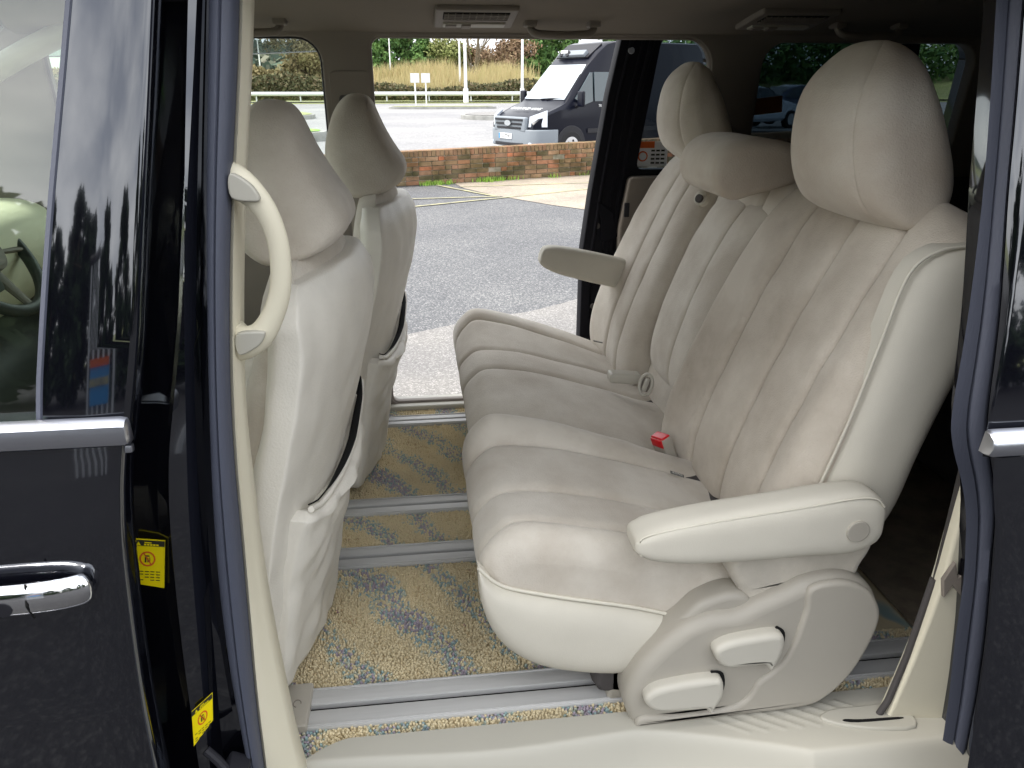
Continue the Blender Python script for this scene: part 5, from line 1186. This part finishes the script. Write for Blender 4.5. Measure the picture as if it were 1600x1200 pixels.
# parked cars seen through the tinted rear window -------------------------------------------
def small_car(loc, rot, m_, label):
    t = thing('parked_car', loc, label, 'car', 'cars parked beyond the wall'); T = Matrix.Translation(loc) @ Matrix.Rotation(R(rot), 4, 'Z'); V = []; F = []
    S = [(0, .45, .60, .70, .6), (.12, .30, .74, .80, .72), (.8, .25, .90, .85, .74), (1.15, .25, .98, .86, .70), (1.75, .25, 1.36, .86, .58), (2.3, .25, 1.46, .86, .60), (3.2, .25, 1.43, .86, .60), (3.75, .25, 1.20, .85, .60), (4.0, .30, .95, .80, .66), (4.08, .45, .75, .72, .6)]
    for x, zb, zt, w_, wt_ in S:
        bl = min(.92, zt-.04); half = [(0, zb), (w_*.9, zb), (w_, zb+.1), (w_, bl-.06), (w_*.98, bl), (wt_+.04, (bl+zt*2)/3), (wt_, zt-.03), (wt_*.8, zt-.005), (0, zt)]
        rp = [(-y, z) for y, z in half]+[(y, z) for y, z in reversed(half[1:-1])]; K = len(rp); V += [T @ Vector((x, y, z)) for y, z in rp]
    for i in range(len(S)-1):
        for j in range(K): F.append((i*K+j, i*K+(j+1) % K, (i+1)*K+(j+1) % K, (i+1)*K+j))
    F.append(tuple(range(K-1, -1, -1))); F.append(tuple((len(S)-1)*K+j for j in range(K))); mesh('body', V, F, m_, t, 35)
    for s in (-1, 1):
        for nm, q in (('front_window', [(1.35, s*.85, .98), (1.85, s*.66, 1.33), (2.35, s*.645, 1.38), (2.35, s*.855, .98)]), ('rear_window', [(2.43, s*.855, .98), (2.43, s*.645, 1.38), (3.15, s*.65, 1.35), (3.55, s*.84, 1.0)])):
            Q = [T @ Vector((a, b+s*.012, c)) for a, b, c in q]; mesh(nm, Q+[v+Vector((0, 0, .002)) for v in Q], [(0, 1, 2, 3), (7, 6, 5, 4)], 'van_glass', t, None)
        for wx in (.78, 3.25):
            c = T @ Vector((wx, s*.80, .30)); axw = T.to_3x3() @ Vector((0, s, 0)); m = MB(); m.disc(c, axw, .31, .20, 26, bev=.1); wh_ = m.build('wheel', 'tyre', t, 60); m = MB(); m.disc(c+axw*.10, axw, .19, .02, 20); m.build('rim', 'rim', wh_, 60)
    Q = [T @ Vector(p) for p in ((1.17, -.66, 1.0), (1.17, .66, 1.0), (1.74, .55, 1.37), (1.74, -.55, 1.37))]; mesh('windscreen', Q, [(0, 1, 2, 3)], 'van_glass', t, None).location += Vector((-.01, 0, .02))
small_car((13.9, 29.0, 0), 205, 'white_car', 'white hatchback seen through the tinted rear side window'); bpy.data.objects['parked_car'].location.z = 0
small_car((13.2, 31.5, 0), 12, 'blue_car', 'dark blue car parked just behind the white hatchback')
# behind the photographer: conifers and a rack of poles, seen as reflections ------------------
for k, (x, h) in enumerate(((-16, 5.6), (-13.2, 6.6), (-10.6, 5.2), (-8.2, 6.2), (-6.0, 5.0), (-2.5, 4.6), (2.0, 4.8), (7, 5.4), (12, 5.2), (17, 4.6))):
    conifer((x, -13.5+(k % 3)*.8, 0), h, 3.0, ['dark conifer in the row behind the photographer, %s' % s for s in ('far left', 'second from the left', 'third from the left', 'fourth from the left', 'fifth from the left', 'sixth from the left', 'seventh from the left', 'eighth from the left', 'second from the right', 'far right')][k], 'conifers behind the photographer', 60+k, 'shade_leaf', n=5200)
t = thing('pole_rack', (-1.75, -3.2, 0), 'dark rack of upright poles with a striped notice, reflected in the door pillar', 'rack')
for k in range(6): m = MB(); m.tube([(-2.05+k*.11, -3.2, 0), (-2.05+k*.11, -3.2, 2.15)], .022, 8); m.build('pole', 'galvanised', t, 60)
m = MB(); m.tube([(-2.1, -3.2, 2.15), (-1.45, -3.2, 2.15)], .05, 10); m.build('top_rail', 'van_dark', t, 60)
m = MB(); m.box((-1.78, -3.26, 1.1), (.03, .02, 2.0)) if False else m.box((-1.78, -3.14, 1.0), (.40, .01, .46)); nb = m.build('notice', 'sign_blue', t, None)
for z, c, n_ in ((1.19, 'ink_red', 'red_stripe'), (1.0, 'yellow_line', 'yellow_stripe')): m = MB(); m.box((-1.78, -3.13, z), (.40, .01, .08)); m.build(n_, c, nb, None)
